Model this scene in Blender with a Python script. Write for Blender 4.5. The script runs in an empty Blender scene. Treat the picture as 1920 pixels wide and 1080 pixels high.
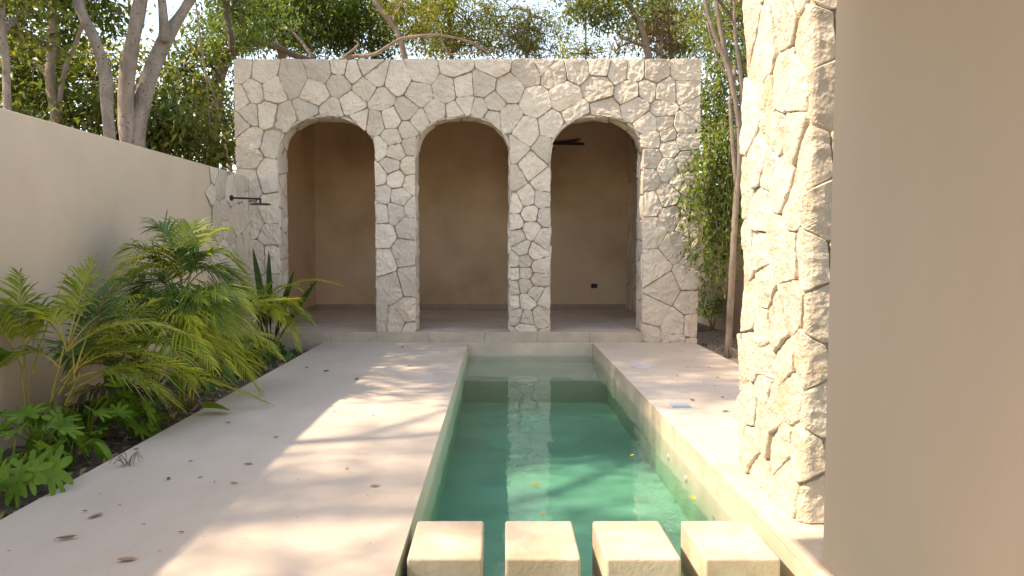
import bpy, math, random
import numpy as np
from math import sin, cos, pi, radians, sqrt, atan2
from mathutils import Vector, noise

rnd = random.Random(11)
nr = np.random.default_rng(11)
sc = bpy.context.scene
COL = sc.collection
TH = radians(3.2)
CAMZ = 1.5
DECK_L, DECK_R = -2.735, 3.05
POOL_L, POOL_R, POOL_N, POOL_F = -.477, 1.457, 2.3, 11.50
FY = 11.65                       # front plane of the pavilion
SUN = Vector((-.67, -.095, .74)).normalized()


def P(px, py, d):
    """a spot of the place seen at (px, py) standing d metres away"""
    a = (px - 935) / 1400; b = (540 - py) / 1400; c, s = cos(TH), sin(TH)
    t = d / (c + b * s)
    return Vector((a * t, d, CAMZ + (-s + b * c) * t))


def G(px, py, z=0.0):
    """a spot on the level z"""
    a = (px - 935) / 1400; b = (540 - py) / 1400; c, s = cos(TH), sin(TH)
    t = (z - CAMZ) / (-s + b * c)
    return Vector((a * t, (c + b * s) * t, z))


# ------------------------------------------------------------------ materials
def mat(name, c1, c2, scale=3., rough=.8, bump=.0, bscale=40., detail=6., stretch=(1, 1, 1), vary=0., hv=.06, transl=0.,
        tint=None, spots=None, pits=0., bdist=.02, spec=.3, damp=None):
    m = bpy.data.materials.new(name); m.use_nodes = True
    nt = m.node_tree; N = nt.nodes; L = nt.links
    b = N['Principled BSDF']; out = N['Material Output']
    b.inputs['Roughness'].default_value = rough
    b.inputs['Specular IOR Level'].default_value = spec
    geo = N.new('ShaderNodeNewGeometry')
    mp = N.new('ShaderNodeMapping'); mp.inputs['Scale'].default_value = stretch
    L.new(geo.outputs['Position'], mp.inputs['Vector'])
    n = N.new('ShaderNodeTexNoise'); n.inputs['Scale'].default_value = scale; n.inputs['Detail'].default_value = detail
    n.inputs['Roughness'].default_value = .62
    L.new(mp.outputs[0], n.inputs['Vector'])
    r = N.new('ShaderNodeValToRGB'); r.color_ramp.elements[0].position = .32; r.color_ramp.elements[1].position = .68
    r.color_ramp.elements[0].color = (*c1, 1); r.color_ramp.elements[1].color = (*c2, 1)
    L.new(n.outputs['Fac'], r.inputs['Fac'])
    col = r.outputs['Color']
    if tint:                                    # a third colour in wide patches
        n3 = N.new('ShaderNodeTexNoise'); n3.inputs['Scale'].default_value = tint[1]; n3.inputs['Detail'].default_value = 5
        L.new(mp.outputs[0], n3.inputs['Vector'])
        r3 = N.new('ShaderNodeValToRGB'); r3.color_ramp.elements[0].position = tint[2]; r3.color_ramp.elements[1].position = tint[3]
        L.new(n3.outputs['Fac'], r3.inputs['Fac'])
        mx = N.new('ShaderNodeMixRGB'); mx.inputs['Color2'].default_value = (*tint[0], 1)
        L.new(r3.outputs['Color'], mx.inputs['Fac']); L.new(col, mx.inputs['Color1']); col = mx.outputs[0]
    if spots:                                   # small dark flecks: colour, scale, threshold
        n4 = N.new('ShaderNodeTexNoise'); n4.inputs['Scale'].default_value = spots[1]; n4.inputs['Detail'].default_value = 3
        L.new(geo.outputs['Position'], n4.inputs['Vector'])
        r4 = N.new('ShaderNodeValToRGB'); r4.color_ramp.elements[0].position = spots[2]; r4.color_ramp.elements[1].position = spots[2] + .06
        L.new(n4.outputs['Fac'], r4.inputs['Fac'])
        mx = N.new('ShaderNodeMixRGB'); mx.inputs['Color2'].default_value = (*spots[0], 1)
        L.new(r4.outputs['Color'], mx.inputs['Fac']); L.new(col, mx.inputs['Color1']); col = mx.outputs[0]
    if damp:                                    # water stained band below a level: colour, level, softness
        sx = N.new('ShaderNodeSeparateXYZ'); L.new(geo.outputs['Position'], sx.inputs[0])
        nd = N.new('ShaderNodeMath'); nd.operation = 'MULTIPLY_ADD'; nd.inputs[1].default_value = .05
        L.new(n.outputs['Fac'], nd.inputs[0]); L.new(sx.outputs['Z'], nd.inputs[2])
        rd = N.new('ShaderNodeMapRange'); rd.inputs['From Min'].default_value = damp[1] + .025; rd.inputs['From Max'].default_value = damp[1] + .025 - damp[2]
        rd.inputs['To Max'].default_value = .85
        L.new(nd.outputs[0], rd.inputs['Value'])
        mx = N.new('ShaderNodeMixRGB'); mx.inputs['Color2'].default_value = (*damp[0], 1)
        L.new(rd.outputs[0], mx.inputs['Fac']); L.new(col, mx.inputs['Color1']); col = mx.outputs[0]
    if vary:                                    # every loose piece (leaf, stone) a little different
        h = N.new('ShaderNodeHueSaturation')
        mr = N.new('ShaderNodeMapRange'); mr.inputs['To Min'].default_value = 1 - vary; mr.inputs['To Max'].default_value = 1 + vary
        L.new(geo.outputs['Random Per Island'], mr.inputs['Value']); L.new(mr.outputs[0], h.inputs['Value'])
        wn = N.new('ShaderNodeTexWhiteNoise'); wn.noise_dimensions = '1D'
        L.new(geo.outputs['Random Per Island'], wn.inputs['W'])
        mr2 = N.new('ShaderNodeMapRange'); mr2.inputs['To Min'].default_value = .5 - hv * vary; mr2.inputs['To Max'].default_value = .5 + hv * vary
        L.new(wn.outputs['Value'], mr2.inputs['Value']); L.new(mr2.outputs[0], h.inputs['Hue'])
        L.new(col, h.inputs['Color']); col = h.outputs[0]
    L.new(col, b.inputs['Base Color'])
    if bump:
        n2 = N.new('ShaderNodeTexNoise'); n2.inputs['Scale'].default_value = bscale; n2.inputs['Detail'].default_value = 8
        n2.inputs['Roughness'].default_value = .65
        L.new(mp.outputs[0], n2.inputs['Vector'])
        hsrc = n2.outputs['Fac']
        if pits:
            v = N.new('ShaderNodeTexVoronoi'); v.inputs['Scale'].default_value = bscale * .8
            L.new(mp.outputs[0], v.inputs['Vector'])
            ma = N.new('ShaderNodeMath'); ma.operation = 'MULTIPLY_ADD'; ma.inputs[1].default_value = pits
            L.new(v.outputs['Distance'], ma.inputs[0]); L.new(hsrc, ma.inputs[2]); hsrc = ma.outputs[0]
        bp = N.new('ShaderNodeBump'); bp.inputs['Strength'].default_value = bump; bp.inputs['Distance'].default_value = bdist
        L.new(hsrc, bp.inputs['Height']); L.new(bp.outputs[0], b.inputs['Normal'])
    if transl:
        t = N.new('ShaderNodeBsdfTranslucent'); ms = N.new('ShaderNodeMixShader'); ms.inputs['Fac'].default_value = transl
        g = N.new('ShaderNodeMixRGB'); g.blend_type = 'MULTIPLY'; g.inputs['Fac'].default_value = 1
        g.inputs['Color2'].default_value = (1.35, 1.25, .55, 1)
        L.new(col, g.inputs['Color1']); L.new(g.outputs[0], t.inputs['Color'])
        L.new(b.outputs[0], ms.inputs[1]); L.new(t.outputs[0], ms.inputs[2]); L.new(ms.outputs[0], out.inputs['Surface'])
    return m


M = {}
M['cement'] = mat('polished_cement', (0.545, 0.455, 0.355), (0.63, 0.54, 0.435), 1.6, .55, .14, 60, stretch=(1, .6, 1), tint=((.50, .405, .32), .55, .5, .78), spots=((.40, .32, .25), 22, .70))
M['pool_floor'] = mat('pool_floor_cement', (0.48, 0.48, 0.4), (0.56, 0.56, 0.47), 1.2, .7, .1, 30, tint=((.40, .42, .34), 1.4, .45, .62))
M['block'] = mat('block_cement', (0.545, 0.43, 0.3), (0.7, 0.59, 0.46), 5., .65, .3, 30, tint=((.50, .385, .26), 2.2, .5, .72), spots=((.40, .30, .2), 30, .70), damp=((.34, .30, .20), -.13, .03))
M['basin'] = mat('basin_cement', (.50, .41, .30), (.60, .50, .38), 2.2, .6, .1, 30, tint=((.42, .36, .27), 3., .45, .7), damp=((.44, .42, .31), -.15, .03))
M['basin_bounce'] = mat('green_bounce_cement', (.48, .53, .37), (.56, .60, .45), 2.5, .6, .1, 30)  # green light off the water, put into the wall's own colour
M['stone'] = mat('limestone', (0.56, 0.475, 0.375), (0.66, 0.572, 0.465), 5., .9, .55, 38, vary=.14, hv=.02, tint=((.54, .44, .32), 1.6, .56, .78), spots=((.30, .24, .18), 26, .72), pits=.5, bdist=.018)
M['stone_near'] = mat('limestone_rough', (.50, .43, .335), (.63, .56, .45), 7., .9, .65, 55, vary=.08, hv=.02, tint=((.52, .39, .25), 3., .56, .74), spots=((.28, .2, .13), 46, .68), pits=.6, bdist=.02)
M['mortar'] = mat('joint_mortar', (0.31, 0.255, 0.195), (0.4, 0.335, 0.26), 12, .95, .5, 60)
M['mortar_pale'] = mat('pale_joint_mortar', (.38, .31, .22), (.50, .42, .32), 14, .95, .6, 60)
M['plaster'] = mat('lime_plaster', (0.545, 0.43, 0.305), (0.63, 0.51, 0.375), .9, .85, .10, 25, tint=((.60, .49, .37), .5, .4, .7))
M['plaster_house'] = mat('house_plaster', (0.45, 0.368, 0.292), (0.475, 0.39, 0.31), 1.1, .85, .10, 22, stretch=(2, 2, .3), tint=((.455, .372, .292), .5, .4, .75))
M['plaster_in'] = mat('inner_plaster', (0.61, 0.435, 0.285), (0.69, 0.505, 0.345), 1.1, .85, .12, 22, tint=((.44, .29, .165), .6, .45, .7))
M['tile'] = mat('floor_stone', (0.56, 0.46, 0.36), (0.66, 0.55, 0.44), 3., .6, .1, 40, tint=((.45, .38, .30), 1., .5, .7))
M['skirt'] = mat('skirting_stone', (0.3, 0.225, 0.16), (0.38, 0.29, 0.21), 5, .6)
M['plinth'] = mat('plinth_stone', (.40, .33, .25), (.50, .42, .33), 4, .7, .2, 40, tint=((.30, .25, .19), 2., .5, .68))
M['black'] = mat('black_metal', (.02, .016, .014), (.03, .025, .02), 10, .45)
M['fanwood'] = mat('fan_blade', (.025, .018, .012), (.04, .028, .02), 10, .5)
M['white'] = mat('white_plastic', (0.5, 0.5, 0.5), (0.56, 0.56, 0.55), 10, .4)
M['bluegrey'] = mat('lid_plastic', (0.36, 0.42, 0.5), (0.42, 0.47, 0.55), 10, .4)
M['soil'] = mat('soil', (.07, .05, .035), (.20, .155, .115), 9, .95, .8, 30, spots=((.35, .3, .25), 40, .64))
M['gravel'] = mat('gravel', (.24, .19, .14), (.46, .40, .33), 28, .95, .9, 60, spots=((.10, .07, .05), 18, .6))
M['bark_pale'] = mat('bark_pale', (.17, .14, .115), (.31, .265, .225), 7, .9, .8, 26, stretch=(1, 1, .5), spots=((.13, .10, .08), 30, .6))
M['bark_dark'] = mat('bark_dark', (.075, .055, .042), (.15, .115, .09), 9, .9, .7, 30, stretch=(1, 1, .4))
M['bark_mid'] = mat('bark_mid', (.15, .115, .085), (.27, .215, .165), 9, .9, .7, 30, stretch=(1, 1, .4))
M['liana'] = mat('liana_bark', (.22, .18, .13), (.35, .29, .22), 9, .9)
M['leaf_dark'] = mat('leaf_dark', (0.07, 0.12, 0.026), (0.125, 0.185, 0.042), 1.2, .42, vary=.5, transl=.45, spec=.5)
M['leaf_mid'] = mat('leaf_mid', (0.095, 0.14, 0.035), (0.17, 0.21, 0.06), 1.1, .42, vary=.5, transl=.5, spec=.5)
M['leaf_yellow'] = mat('leaf_yellow', (0.16, 0.19, 0.04), (0.25, 0.26, 0.06), 1.2, .5, vary=.45, transl=.45)
M['leaf_olive'] = mat('leaf_olive', (0.11, 0.135, 0.04), (0.19, 0.19, 0.07), 1.2, .5, vary=.45, transl=.42)
M['leaf_rust'] = mat('leaf_rust', (.15, .085, .035), (.20, .13, .055), 1.5, .6, vary=.5, transl=.4)
M['vine_leaf'] = mat('vine_leaf', (0.09, 0.15, 0.026), (0.19, 0.25, 0.045), 3, .45, vary=.5, transl=.4, spec=.5)
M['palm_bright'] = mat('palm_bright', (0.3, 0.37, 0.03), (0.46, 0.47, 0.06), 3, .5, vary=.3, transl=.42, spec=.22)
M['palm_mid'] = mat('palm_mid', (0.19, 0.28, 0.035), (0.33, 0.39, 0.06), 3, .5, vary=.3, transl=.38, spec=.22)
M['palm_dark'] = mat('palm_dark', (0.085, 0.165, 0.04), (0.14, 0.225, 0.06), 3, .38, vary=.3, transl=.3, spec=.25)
M['palm_rib'] = mat('palm_rib', (.30, .26, .04), (.44, .33, .06), 5, .45)
M['palm_dry'] = mat('palm_dry', (.16, .12, .09), (.26, .2, .15), 5, .8)
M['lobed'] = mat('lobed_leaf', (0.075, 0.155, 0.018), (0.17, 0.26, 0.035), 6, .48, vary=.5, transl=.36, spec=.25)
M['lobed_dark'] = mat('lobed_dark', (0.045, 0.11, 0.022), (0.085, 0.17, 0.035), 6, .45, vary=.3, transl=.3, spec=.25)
M['strap'] = mat('strap_leaf', (.028, .075, .022), (.055, .125, .032), 6, .35, vary=.25, transl=.3, spec=.6)
M['dry'] = mat('dry_leaf', (0.25, 0.155, 0.09), (0.42, 0.28, 0.17), 25, .75, vary=.3)
M['dry_dark'] = mat('dry_leaf_dark', (.09, .06, .04), (.16, .11, .075), 25, .75, vary=.3)
M['fallen_green'] = mat('fallen_green', (.15, .17, .03), (.25, .25, .05), 25, .6, vary=.2)
M['fallen_yellow'] = mat('fallen_yellow', (.60, .36, .03), (.72, .48, .06), 25, .6, vary=.2)
M['roof'] = mat('shade_roof', (.42, .34, .26), (.48, .39, .3), 2, .85)

# water: see-through surface with mirror reflection by Fresnel, green absorbing volume
wm = bpy.data.materials.new('pool_water'); wm.use_nodes = True
nt = wm.node_tree; N = nt.nodes; L = nt.links
N.remove(N['Principled BSDF'])
tr = N.new('ShaderNodeBsdfTransparent'); gl = N.new('ShaderNodeBsdfGlossy'); gl.inputs['Roughness'].default_value = .01
ms = N.new('ShaderNodeMixShader')
geo = N.new('ShaderNodeNewGeometry')
mp = N.new('ShaderNodeMapping'); mp.inputs['Scale'].default_value = (1, .8, 1)
wn1 = N.new('ShaderNodeTexNoise'); wn1.inputs['Scale'].default_value = 3.2; wn1.inputs['Detail'].default_value = 2.5
L.new(geo.outputs['Position'], mp.inputs['Vector']); L.new(mp.outputs[0], wn1.inputs['Vector'])
bp = N.new('ShaderNodeBump'); bp.inputs['Strength'].default_value = .5; bp.inputs['Distance'].default_value = .014
L.new(wn1.outputs['Fac'], bp.inputs['Height'])
dt = N.new('ShaderNodeVectorMath'); dt.operation = 'DOT_PRODUCT'          # Schlick, the same from both sides
L.new(bp.outputs[0], dt.inputs[0]); L.new(geo.outputs['Incoming'], dt.inputs[1]); L.new(bp.outputs[0], gl.inputs['Normal'])
ab = N.new('ShaderNodeMath'); ab.operation = 'ABSOLUTE'; L.new(dt.outputs['Value'], ab.inputs[0])
om = N.new('ShaderNodeMath'); om.operation = 'SUBTRACT'; om.inputs[0].default_value = 1; om.use_clamp = True; L.new(ab.outputs[0], om.inputs[1])
pw = N.new('ShaderNodeMath'); pw.operation = 'POWER'; pw.inputs[1].default_value = 4.0; L.new(om.outputs[0], pw.inputs[0])
sm = N.new('ShaderNodeMath'); sm.operation = 'MULTIPLY_ADD'; sm.inputs[1].default_value = .96; sm.inputs[2].default_value = .04; L.new(pw.outputs[0], sm.inputs[0])
L.new(sm.outputs[0], ms.inputs['Fac']); L.new(tr.outputs[0], ms.inputs[1]); L.new(gl.outputs[0], ms.inputs[2])
L.new(ms.outputs[0], N['Material Output'].inputs['Surface'])
va = N.new('ShaderNodeVolumeAbsorption'); va.inputs['Color'].default_value = (.33, .85, .75, 1); va.inputs['Density'].default_value = 1.3
L.new(va.outputs[0], N['Material Output'].inputs['Volume'])
M['water'] = wm

# ------------------------------------------------------------------ builders
WORLD = {}


class MB:
    def __init__(s): s.v = []; s.f = []; s.mi = []

    def add(s, vs, fs, mi=0):
        o = len(s.v); s.v.extend([tuple(v) for v in vs]); s.f.extend([tuple(i + o for i in f) for f in fs]); s.mi.extend([mi] * len(fs)); return s

    def box(s, x0, x1, y0, y1, z0, z1, mi=0):
        vs = [(x0, y0, z0), (x1, y0, z0), (x1, y1, z0), (x0, y1, z0), (x0, y0, z1), (x1, y0, z1), (x1, y1, z1), (x0, y1, z1)]
        return s.add(vs, [(0, 3, 2, 1), (4, 5, 6, 7), (0, 1, 5, 4), (1, 2, 6, 5), (2, 3, 7, 6), (3, 0, 4, 7)], mi)

    def tube(s, pts, rad, n=8, mi=0, rough=0., sub=4):
        pts = [Vector(p) for p in pts]
        if sub > 1 and len(pts) > 2:
            q = []; rr = []
            for i in range(len(pts) - 1):
                p0 = pts[max(i - 1, 0)]; p1 = pts[i]; p2 = pts[i + 1]; p3 = pts[min(i + 2, len(pts) - 1)]
                for k in range(sub):
                    t = k / sub
                    q.append(.5 * ((2 * p1) + (p2 - p0) * t + (2 * p0 - 5 * p1 + 4 * p2 - p3) * t * t + (3 * p1 - p0 - 3 * p2 + p3) * t ** 3))
                    rr.append(rad[i] * (1 - t) + rad[i + 1] * t)
            q.append(pts[-1]); rr.append(rad[-1]); pts, rad = q, rr
        vs = []; fs = []
        side = None
        for i, p in enumerate(pts):
            t = (pts[min(i + 1, len(pts) - 1)] - pts[max(i - 1, 0)]).normalized()
            if side is None:
                side = t.cross(Vector((0, 0, 1)))
                if side.length < .1: side = t.cross(Vector((0, 1, 0)))
            side = (side - t * side.dot(t)).normalized(); up = side.cross(t)
            for k in range(n):
                a = 2 * pi * k / n
                r = rad[i]
                if rough: r *= 1 + rough * noise.noise(p * 3 + Vector((cos(a), sin(a), 0)) * 1.3)
                vs.append(p + (side * cos(a) + up * sin(a)) * r)
        for i in range(len(pts) - 1):
            for k in range(n):
                fs.append((i * n + k, i * n + (k + 1) % n, (i + 1) * n + (k + 1) % n, (i + 1) * n + k))
        fs.append(tuple(range(n))[::-1]); fs.append(tuple((len(pts) - 1) * n + k for k in range(n)))
        return s.add(vs, fs, mi)

    def build(s, name, mats, parent=None, origin=None, smooth=False, bevel=0., seg=2):
        if not isinstance(mats, (list, tuple)): mats = [mats]
        v = np.array(s.v, dtype=np.float32)
        if origin is None:
            origin = WORLD[parent.name] if parent else Vector(((v[:, 0].min() + v[:, 0].max()) / 2, (v[:, 1].min() + v[:, 1].max()) / 2, v[:, 2].min()))
        origin = Vector(origin)
        v = v - np.array(origin, dtype=np.float32)
        me = bpy.data.meshes.new(name)
        me.from_pydata(v.tolist(), [], s.f)
        for m in mats: me.materials.append(m)
        if len(mats) > 1: me.polygons.foreach_set('material_index', s.mi)
        if smooth: me.polygons.foreach_set('use_smooth', [True] * len(me.polygons))
        me.update()
        return link(name, me, parent, origin, bevel, seg)


def link(name, me, parent, origin, bevel=0., seg=2):
    o = bpy.data.objects.new(name, me); COL.objects.link(o)
    if parent:
        o.parent = parent; o.location = Vector(origin) - WORLD[parent.name]
    else:
        o.location = origin
    WORLD[o.name] = Vector(origin)
    if bevel:
        b = o.modifiers.new('bevel', 'BEVEL'); b.width = bevel; b.segments = seg; b.limit_method = 'ANGLE'; b.angle_limit = radians(40)
    return o


def raw_mesh(name, v, tris, mats, parent=None, origin=None, mi=None):
    """numpy arrays -> triangle mesh"""
    origin = WORLD[parent.name] if (parent and origin is None) else Vector(origin if origin is not None else (0, 0, 0))
    v = (v - np.array(origin)).astype(np.float32)
    me = bpy.data.meshes.new(name); nf = len(tris)
    me.vertices.add(len(v)); me.vertices.foreach_set('co', v.ravel())
    me.loops.add(nf * 3); me.loops.foreach_set('vertex_index', tris.astype(np.int32).ravel())
    me.polygons.add(nf); me.polygons.foreach_set('loop_start', np.arange(0, nf * 3, 3, dtype=np.int32)); me.polygons.foreach_set('loop_total', np.full(nf, 3, dtype=np.int32))
    for m in (mats if isinstance(mats, (list, tuple)) else [mats]): me.materials.append(m)
    if mi is not None: me.polygons.foreach_set('material_index', mi.astype(np.int32))
    me.update(); me.validate()
    return link(name, me, parent, origin)


def tag(o, label=None, cat=None, group=None, kind=None):
    if label: o['label'] = label
    if cat: o['category'] = cat
    if group: o['group'] = group
    if kind: o['kind'] = kind
    return o


def thing(name, loc, label, cat, group=None):
    o = bpy.data.objects.new(name, None); COL.objects.link(o); o.location = loc; o.empty_display_size = .1
    WORLD[o.name] = Vector(loc)
    return tag(o, label, cat, group)


# ------------------------------------------------------------------ stone facing
def poisson(u0, u1, v0, v1, r, rg, inside=None, vr=.35):
    pts = []
    for _ in range(int(60 * (u1 - u0) * (v1 - v0) / (r * r))):
        u = rg.uniform(u0, u1); v = rg.uniform(v0, v1)
        if inside and not inside(u, v): continue
        rr = r * (1 + vr * noise.noise(Vector((u * 1.1, v * 1.1, 7.7))) * 2)
        if all((u - a) ** 2 + (v - b) ** 2 > rr * rr for a, b in pts): pts.append((u, v))
    return pts


def clip(poly, nx, ny, c):
    out = []
    n = len(poly)
    for i in range(n):
        a = poly[i]; b = poly[(i + 1) % n]
        da = a[0] * nx + a[1] * ny - c; db = b[0] * nx + b[1] * ny - c
        if da <= 0: out.append(a)
        if (da < 0) != (db < 0):
            t = da / (da - db); out.append((a[0] + (b[0] - a[0]) * t, a[1] + (b[1] - a[1]) * t))
    return out


def cells(seeds, ghosts, gap, rg, gvar=.6):
    allp = np.array(seeds + ghosts)
    res = []
    for (u, v) in seeds:
        d = (allp[:, 0] - u) ** 2 + (allp[:, 1] - v) ** 2
        idx = np.argsort(d)[1:26]
        poly = [(u - 1.2, v - 1.2), (u + 1.2, v - 1.2), (u + 1.2, v + 1.2), (u - 1.2, v + 1.2)]
        for j in idx:
            a, b = allp[j]
            dx, dy = a - u, b - v; L_ = sqrt(dx * dx + dy * dy)
            if L_ < 1e-6: continue
            nx, ny = dx / L_, dy / L_
            mu, mv = (a + u) / 2, (b + v) / 2
            g = gap * (1 + gvar * 1.6 * noise.noise(Vector((mu * 9.1, mv * 9.1, 3.3)))) / 2
            poly = clip(poly, nx, ny, nx * mu + ny * mv - g)
            if len(poly) < 3: break
        if len(poly) >= 3: res.append(poly)
    return res


def stone_faces(mb, polys, fmap, seg, relief, depth, rg, mi=0, bulge=.007, off=0., fine=1., edge=.006, worn=1):
    for poly in polys:
        n = len(poly)
        A = sum(poly[i][0] * poly[(i + 1) % n][1] - poly[(i + 1) % n][0] * poly[i][1] for i in range(n)) / 2
        if abs(A) < .0008: continue
        cx = sum(p[0] for p in poly) / n; cy = sum(p[1] for p in poly) / n
        ring = []
        for i in range(n):
            a, b = poly[i], poly[(i + 1) % n]
            L_ = sqrt((a[0] - b[0]) ** 2 + (a[1] - b[1]) ** 2)
            k = max(1, int(round(L_ / seg)))
            for j in range(k):
                t = j / k; ring.append((a[0] + (b[0] - a[0]) * t, a[1] + (b[1] - a[1]) * t))
        if len(ring) < 5: continue
        for _ in range(worn):                       # worn corners
            m_ = len(ring)
            ring = [((ring[i - 1][0] + 2 * ring[i][0] + ring[(i + 1) % m_][0]) / 4, (ring[i - 1][1] + 2 * ring[i][1] + ring[(i + 1) % m_][1]) / 4) for i in range(m_)]
        wob = []
        for (u, v) in ring:
            w = noise.noise(Vector((u * 14, v * 14, cx * 5))) * .009 * fine
            dx, dy = u - cx, v - cy; dl = max(1e-4, sqrt(dx * dx + dy * dy))
            w += noise.noise(Vector((u * 33, v * 33, cx * 9))) * .005 * fine; wob.append((u + dx / dl * w, v + dy / dl * w))
        ring = wob; m_ = len(ring)
        R = sqrt(abs(A) / pi)
        steps = max(3, int(R / (seg * 1.1)))
        tu, tv = rg.uniform(-.10, .10), rg.uniform(-.10, .10)
        base = rg.uniform(-.3, .6) * relief
        offs = Vector((rg.uniform(0, 50), rg.uniform(0, 50), rg.uniform(0, 50)))

        def hgt(u, v, e):
            x = Vector((u * 5, v * 5, 0)) + offs
            r1 = noise.noise(x)
            r2 = abs(noise.noise(x * 2.1 + Vector((9, 3, 1))))
            r3 = noise.noise(Vector((u * 26, v * 26, 0)) + offs)
            h = base + tu * (u - cx) + tv * (v - cy) + relief * (.55 * r1 - 1.35 * r2 + .42 * r3 + .15)
            return off + h + bulge * (1 - (1 - e) ** 2) - bulge * .4
        vs = []; fs = []
        prof = [(1.0, None, -depth), (1.0, 0., -edge), (1 - edge / max(R, .03), .1, 0)]
        for k in range(1, steps):
            t = (1 - edge / max(R, .03)) * (1 - k / steps); prof.append((t, 1 - t, 0))
        for (t, e, dh) in prof:
            for (u, v) in ring:
                uu, vv = cx + (u - cx) * t, cy + (v - cy) * t
                h = off - depth if e is None else hgt(uu, vv, e) + dh
                vs.append(fmap(uu, vv, h))
        K = len(prof)
        for k in range(K - 1):
            for i in range(m_):
                j = (i + 1) % m_
                fs.append((k * m_ + i, k * m_ + j, (k + 1) * m_ + j, (k + 1) * m_ + i))
        vs.append(fmap(cx, cy, hgt(cx, cy, 1))); c_ = len(vs) - 1
        for i in range(m_): fs.append(((K - 1) * m_ + i, (K - 1) * m_ + (i + 1) % m_, c_))
        mb.add(vs, fs, mi)


def mirror_rect(seeds, u0, u1, v0, v1, m=.6, sides='LRBT'):
    g = []
    for (u, v) in seeds:
        if 'L' in sides and u - u0 < m: g.append((2 * u0 - u, v))
        if 'R' in sides and u1 - u < m: g.append((2 * u1 - u, v))
        if 'B' in sides and v - v0 < m: g.append((u, 2 * v0 - v))
        if 'T' in sides and v1 - v < m: g.append((u, 2 * v1 - v))
    return g


# ------------------------------------------------------------------ ground, deck, pool
GX0, GX1, GY0, GY1 = -3.9, 3.05, -3., 16.0
g = MB(); BIG = 400
g.add([(-BIG, -BIG, -.16), (BIG, -BIG, -.16), (BIG, BIG, -.16), (-BIG, BIG, -.16), (DECK_L, GY0, -.16), (DECK_R, GY0, -.16), (DECK_R, FY, -.16), (DECK_L, FY, -.16)],
      [(0, 1, 5, 4), (1, 2, 6, 5), (2, 3, 7, 6), (3, 0, 4, 7)])
tag(g.build('ground', M['soil'], origin=(0, 0, -.16)), kind='structure')
mbg = MB()                                            # gravel yard beside the deck
nx, ny = 24, 70
vs = []; fs = []
for j in range(ny + 1):
    for i in range(nx + 1):
        x = DECK_R + .003 + i * .1; y = 5. + j * .13
        vs.append((x, y, -.115 + .035 * noise.fractal(Vector((x * 3, y * 3, 0)), 1., 2., 3)))
for j in range(ny):
    for i in range(nx):
        a = j * (nx + 1) + i; fs.append((a, a + 1, a + nx + 2, a + nx + 1))
mbg.add(vs, fs)
tag(mbg.build('gravel_ground', M['gravel'], smooth=True), kind='structure')
mbs = MB(); vs = []; fs = []                          # planting soil, slightly mounded
nx, ny = 12, 90
for j in range(ny + 1):
    for i in range(nx + 1):
        x = -3.9 + i * (DECK_L - .003 + 3.9) / nx; y = 1. + j * (FY - 1.) / ny
        vs.append((x, y, -.12 + .05 * noise.fractal(Vector((x * 4, y * 4, 0)), 1., 2., 3)))
for j in range(ny):
    for i in range(nx):
        a = j * (nx + 1) + i; fs.append((a, a + 1, a + nx + 2, a + nx + 1))
mbs.add(vs, fs)
tag(mbs.build('planting_soil', M['soil'], smooth=True), kind='structure')

W = .12
d = MB()
d.box(DECK_L, POOL_L - W, GY0, FY - .04, -.3, 0)
d.box(POOL_R + W, DECK_R, GY0, FY - .04, -.3, 0)
d.box(POOL_L - W, POOL_R + W, GY0, POOL_N - W, -.3, 0)
tag(d.build('pool_deck', M['cement']), kind='structure')

pool = thing('swimming_pool', ((POOL_L + POOL_R) / 2, 6.9, -.8), 'long narrow plunge pool of beige cement filled with green water', 'pool')
b = MB()
b.box(POOL_R, POOL_R + W, POOL_N - W, POOL_F + .11, -.8, 0)
b.box(POOL_L, POOL_R, POOL_N - W, POOL_N, -.8, 0)
b.box(POOL_L, POOL_R, POOL_F, POOL_F + .11, -.8, -.002)
b.build('pool_wall', M['basin'], pool, bevel=.006)
tag(MB().box(POOL_L - W, POOL_L, POOL_N - W, POOL_F + .11, -.8, 0).build('pool_wall', M['basin_bounce'], pool, bevel=.006), 'left pool wall with the green bounce of the water painted in')
MB().box(POOL_L - W, POOL_R + W, POOL_N - W, POOL_F + .11, -.9, -.60).build('pool_floor', M['pool_floor'], pool)
MB().box(POOL_L, POOL_R, 9.95, POOL_F, -.62, -.30).build('pool_bench', M['basin'], pool, bevel=.01)
# coping strips carrying the deck's cement
c = MB()
c.box(POOL_L - W, POOL_L + .004, POOL_N, POOL_F - .004, .0, .004)
c.box(POOL_R - .004, POOL_R + W, 5.02, POOL_F - .004, .0, .004)
c.build('coping', M['cement'], pool)
for (px, py) in ((1228, 845), (1267, 869)):
    q = MB(); p = Vector((POOL_R - .001, 0, 0))
    zz = -.30
    yy = 6.3 if px < 1250 else 5.7
    q.tube([(POOL_R + .01, yy, zz), (POOL_R - .018, yy, zz)], [.028, .024], 14, sub=1)
    q.build('return_inlet', M['white'], pool)
q = MB(); q.tube([(.33, 4.62, -.60), (.33, 4.62, -.585)], [.11, .10], 24, sub=1)
q.build('floor_drain', M['bluegrey'], pool)

wt = MB(); wt.box(POOL_L - .06, POOL_R + .06, POOL_N - .06, POOL_F + .06, -.7, -.20)
tag(wt.build('pool_water', M['water']), kind='structure')

ledge = MB(); ledge.box(POOL_R - .006, 2.95, POOL_N + .2, 5.02, -.02, .03)
tag(ledge.build('raised_slab', M['block'], bevel=.008), 'low raised cement slab carrying the stone pillar at the pool edge', 'slab')

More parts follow.
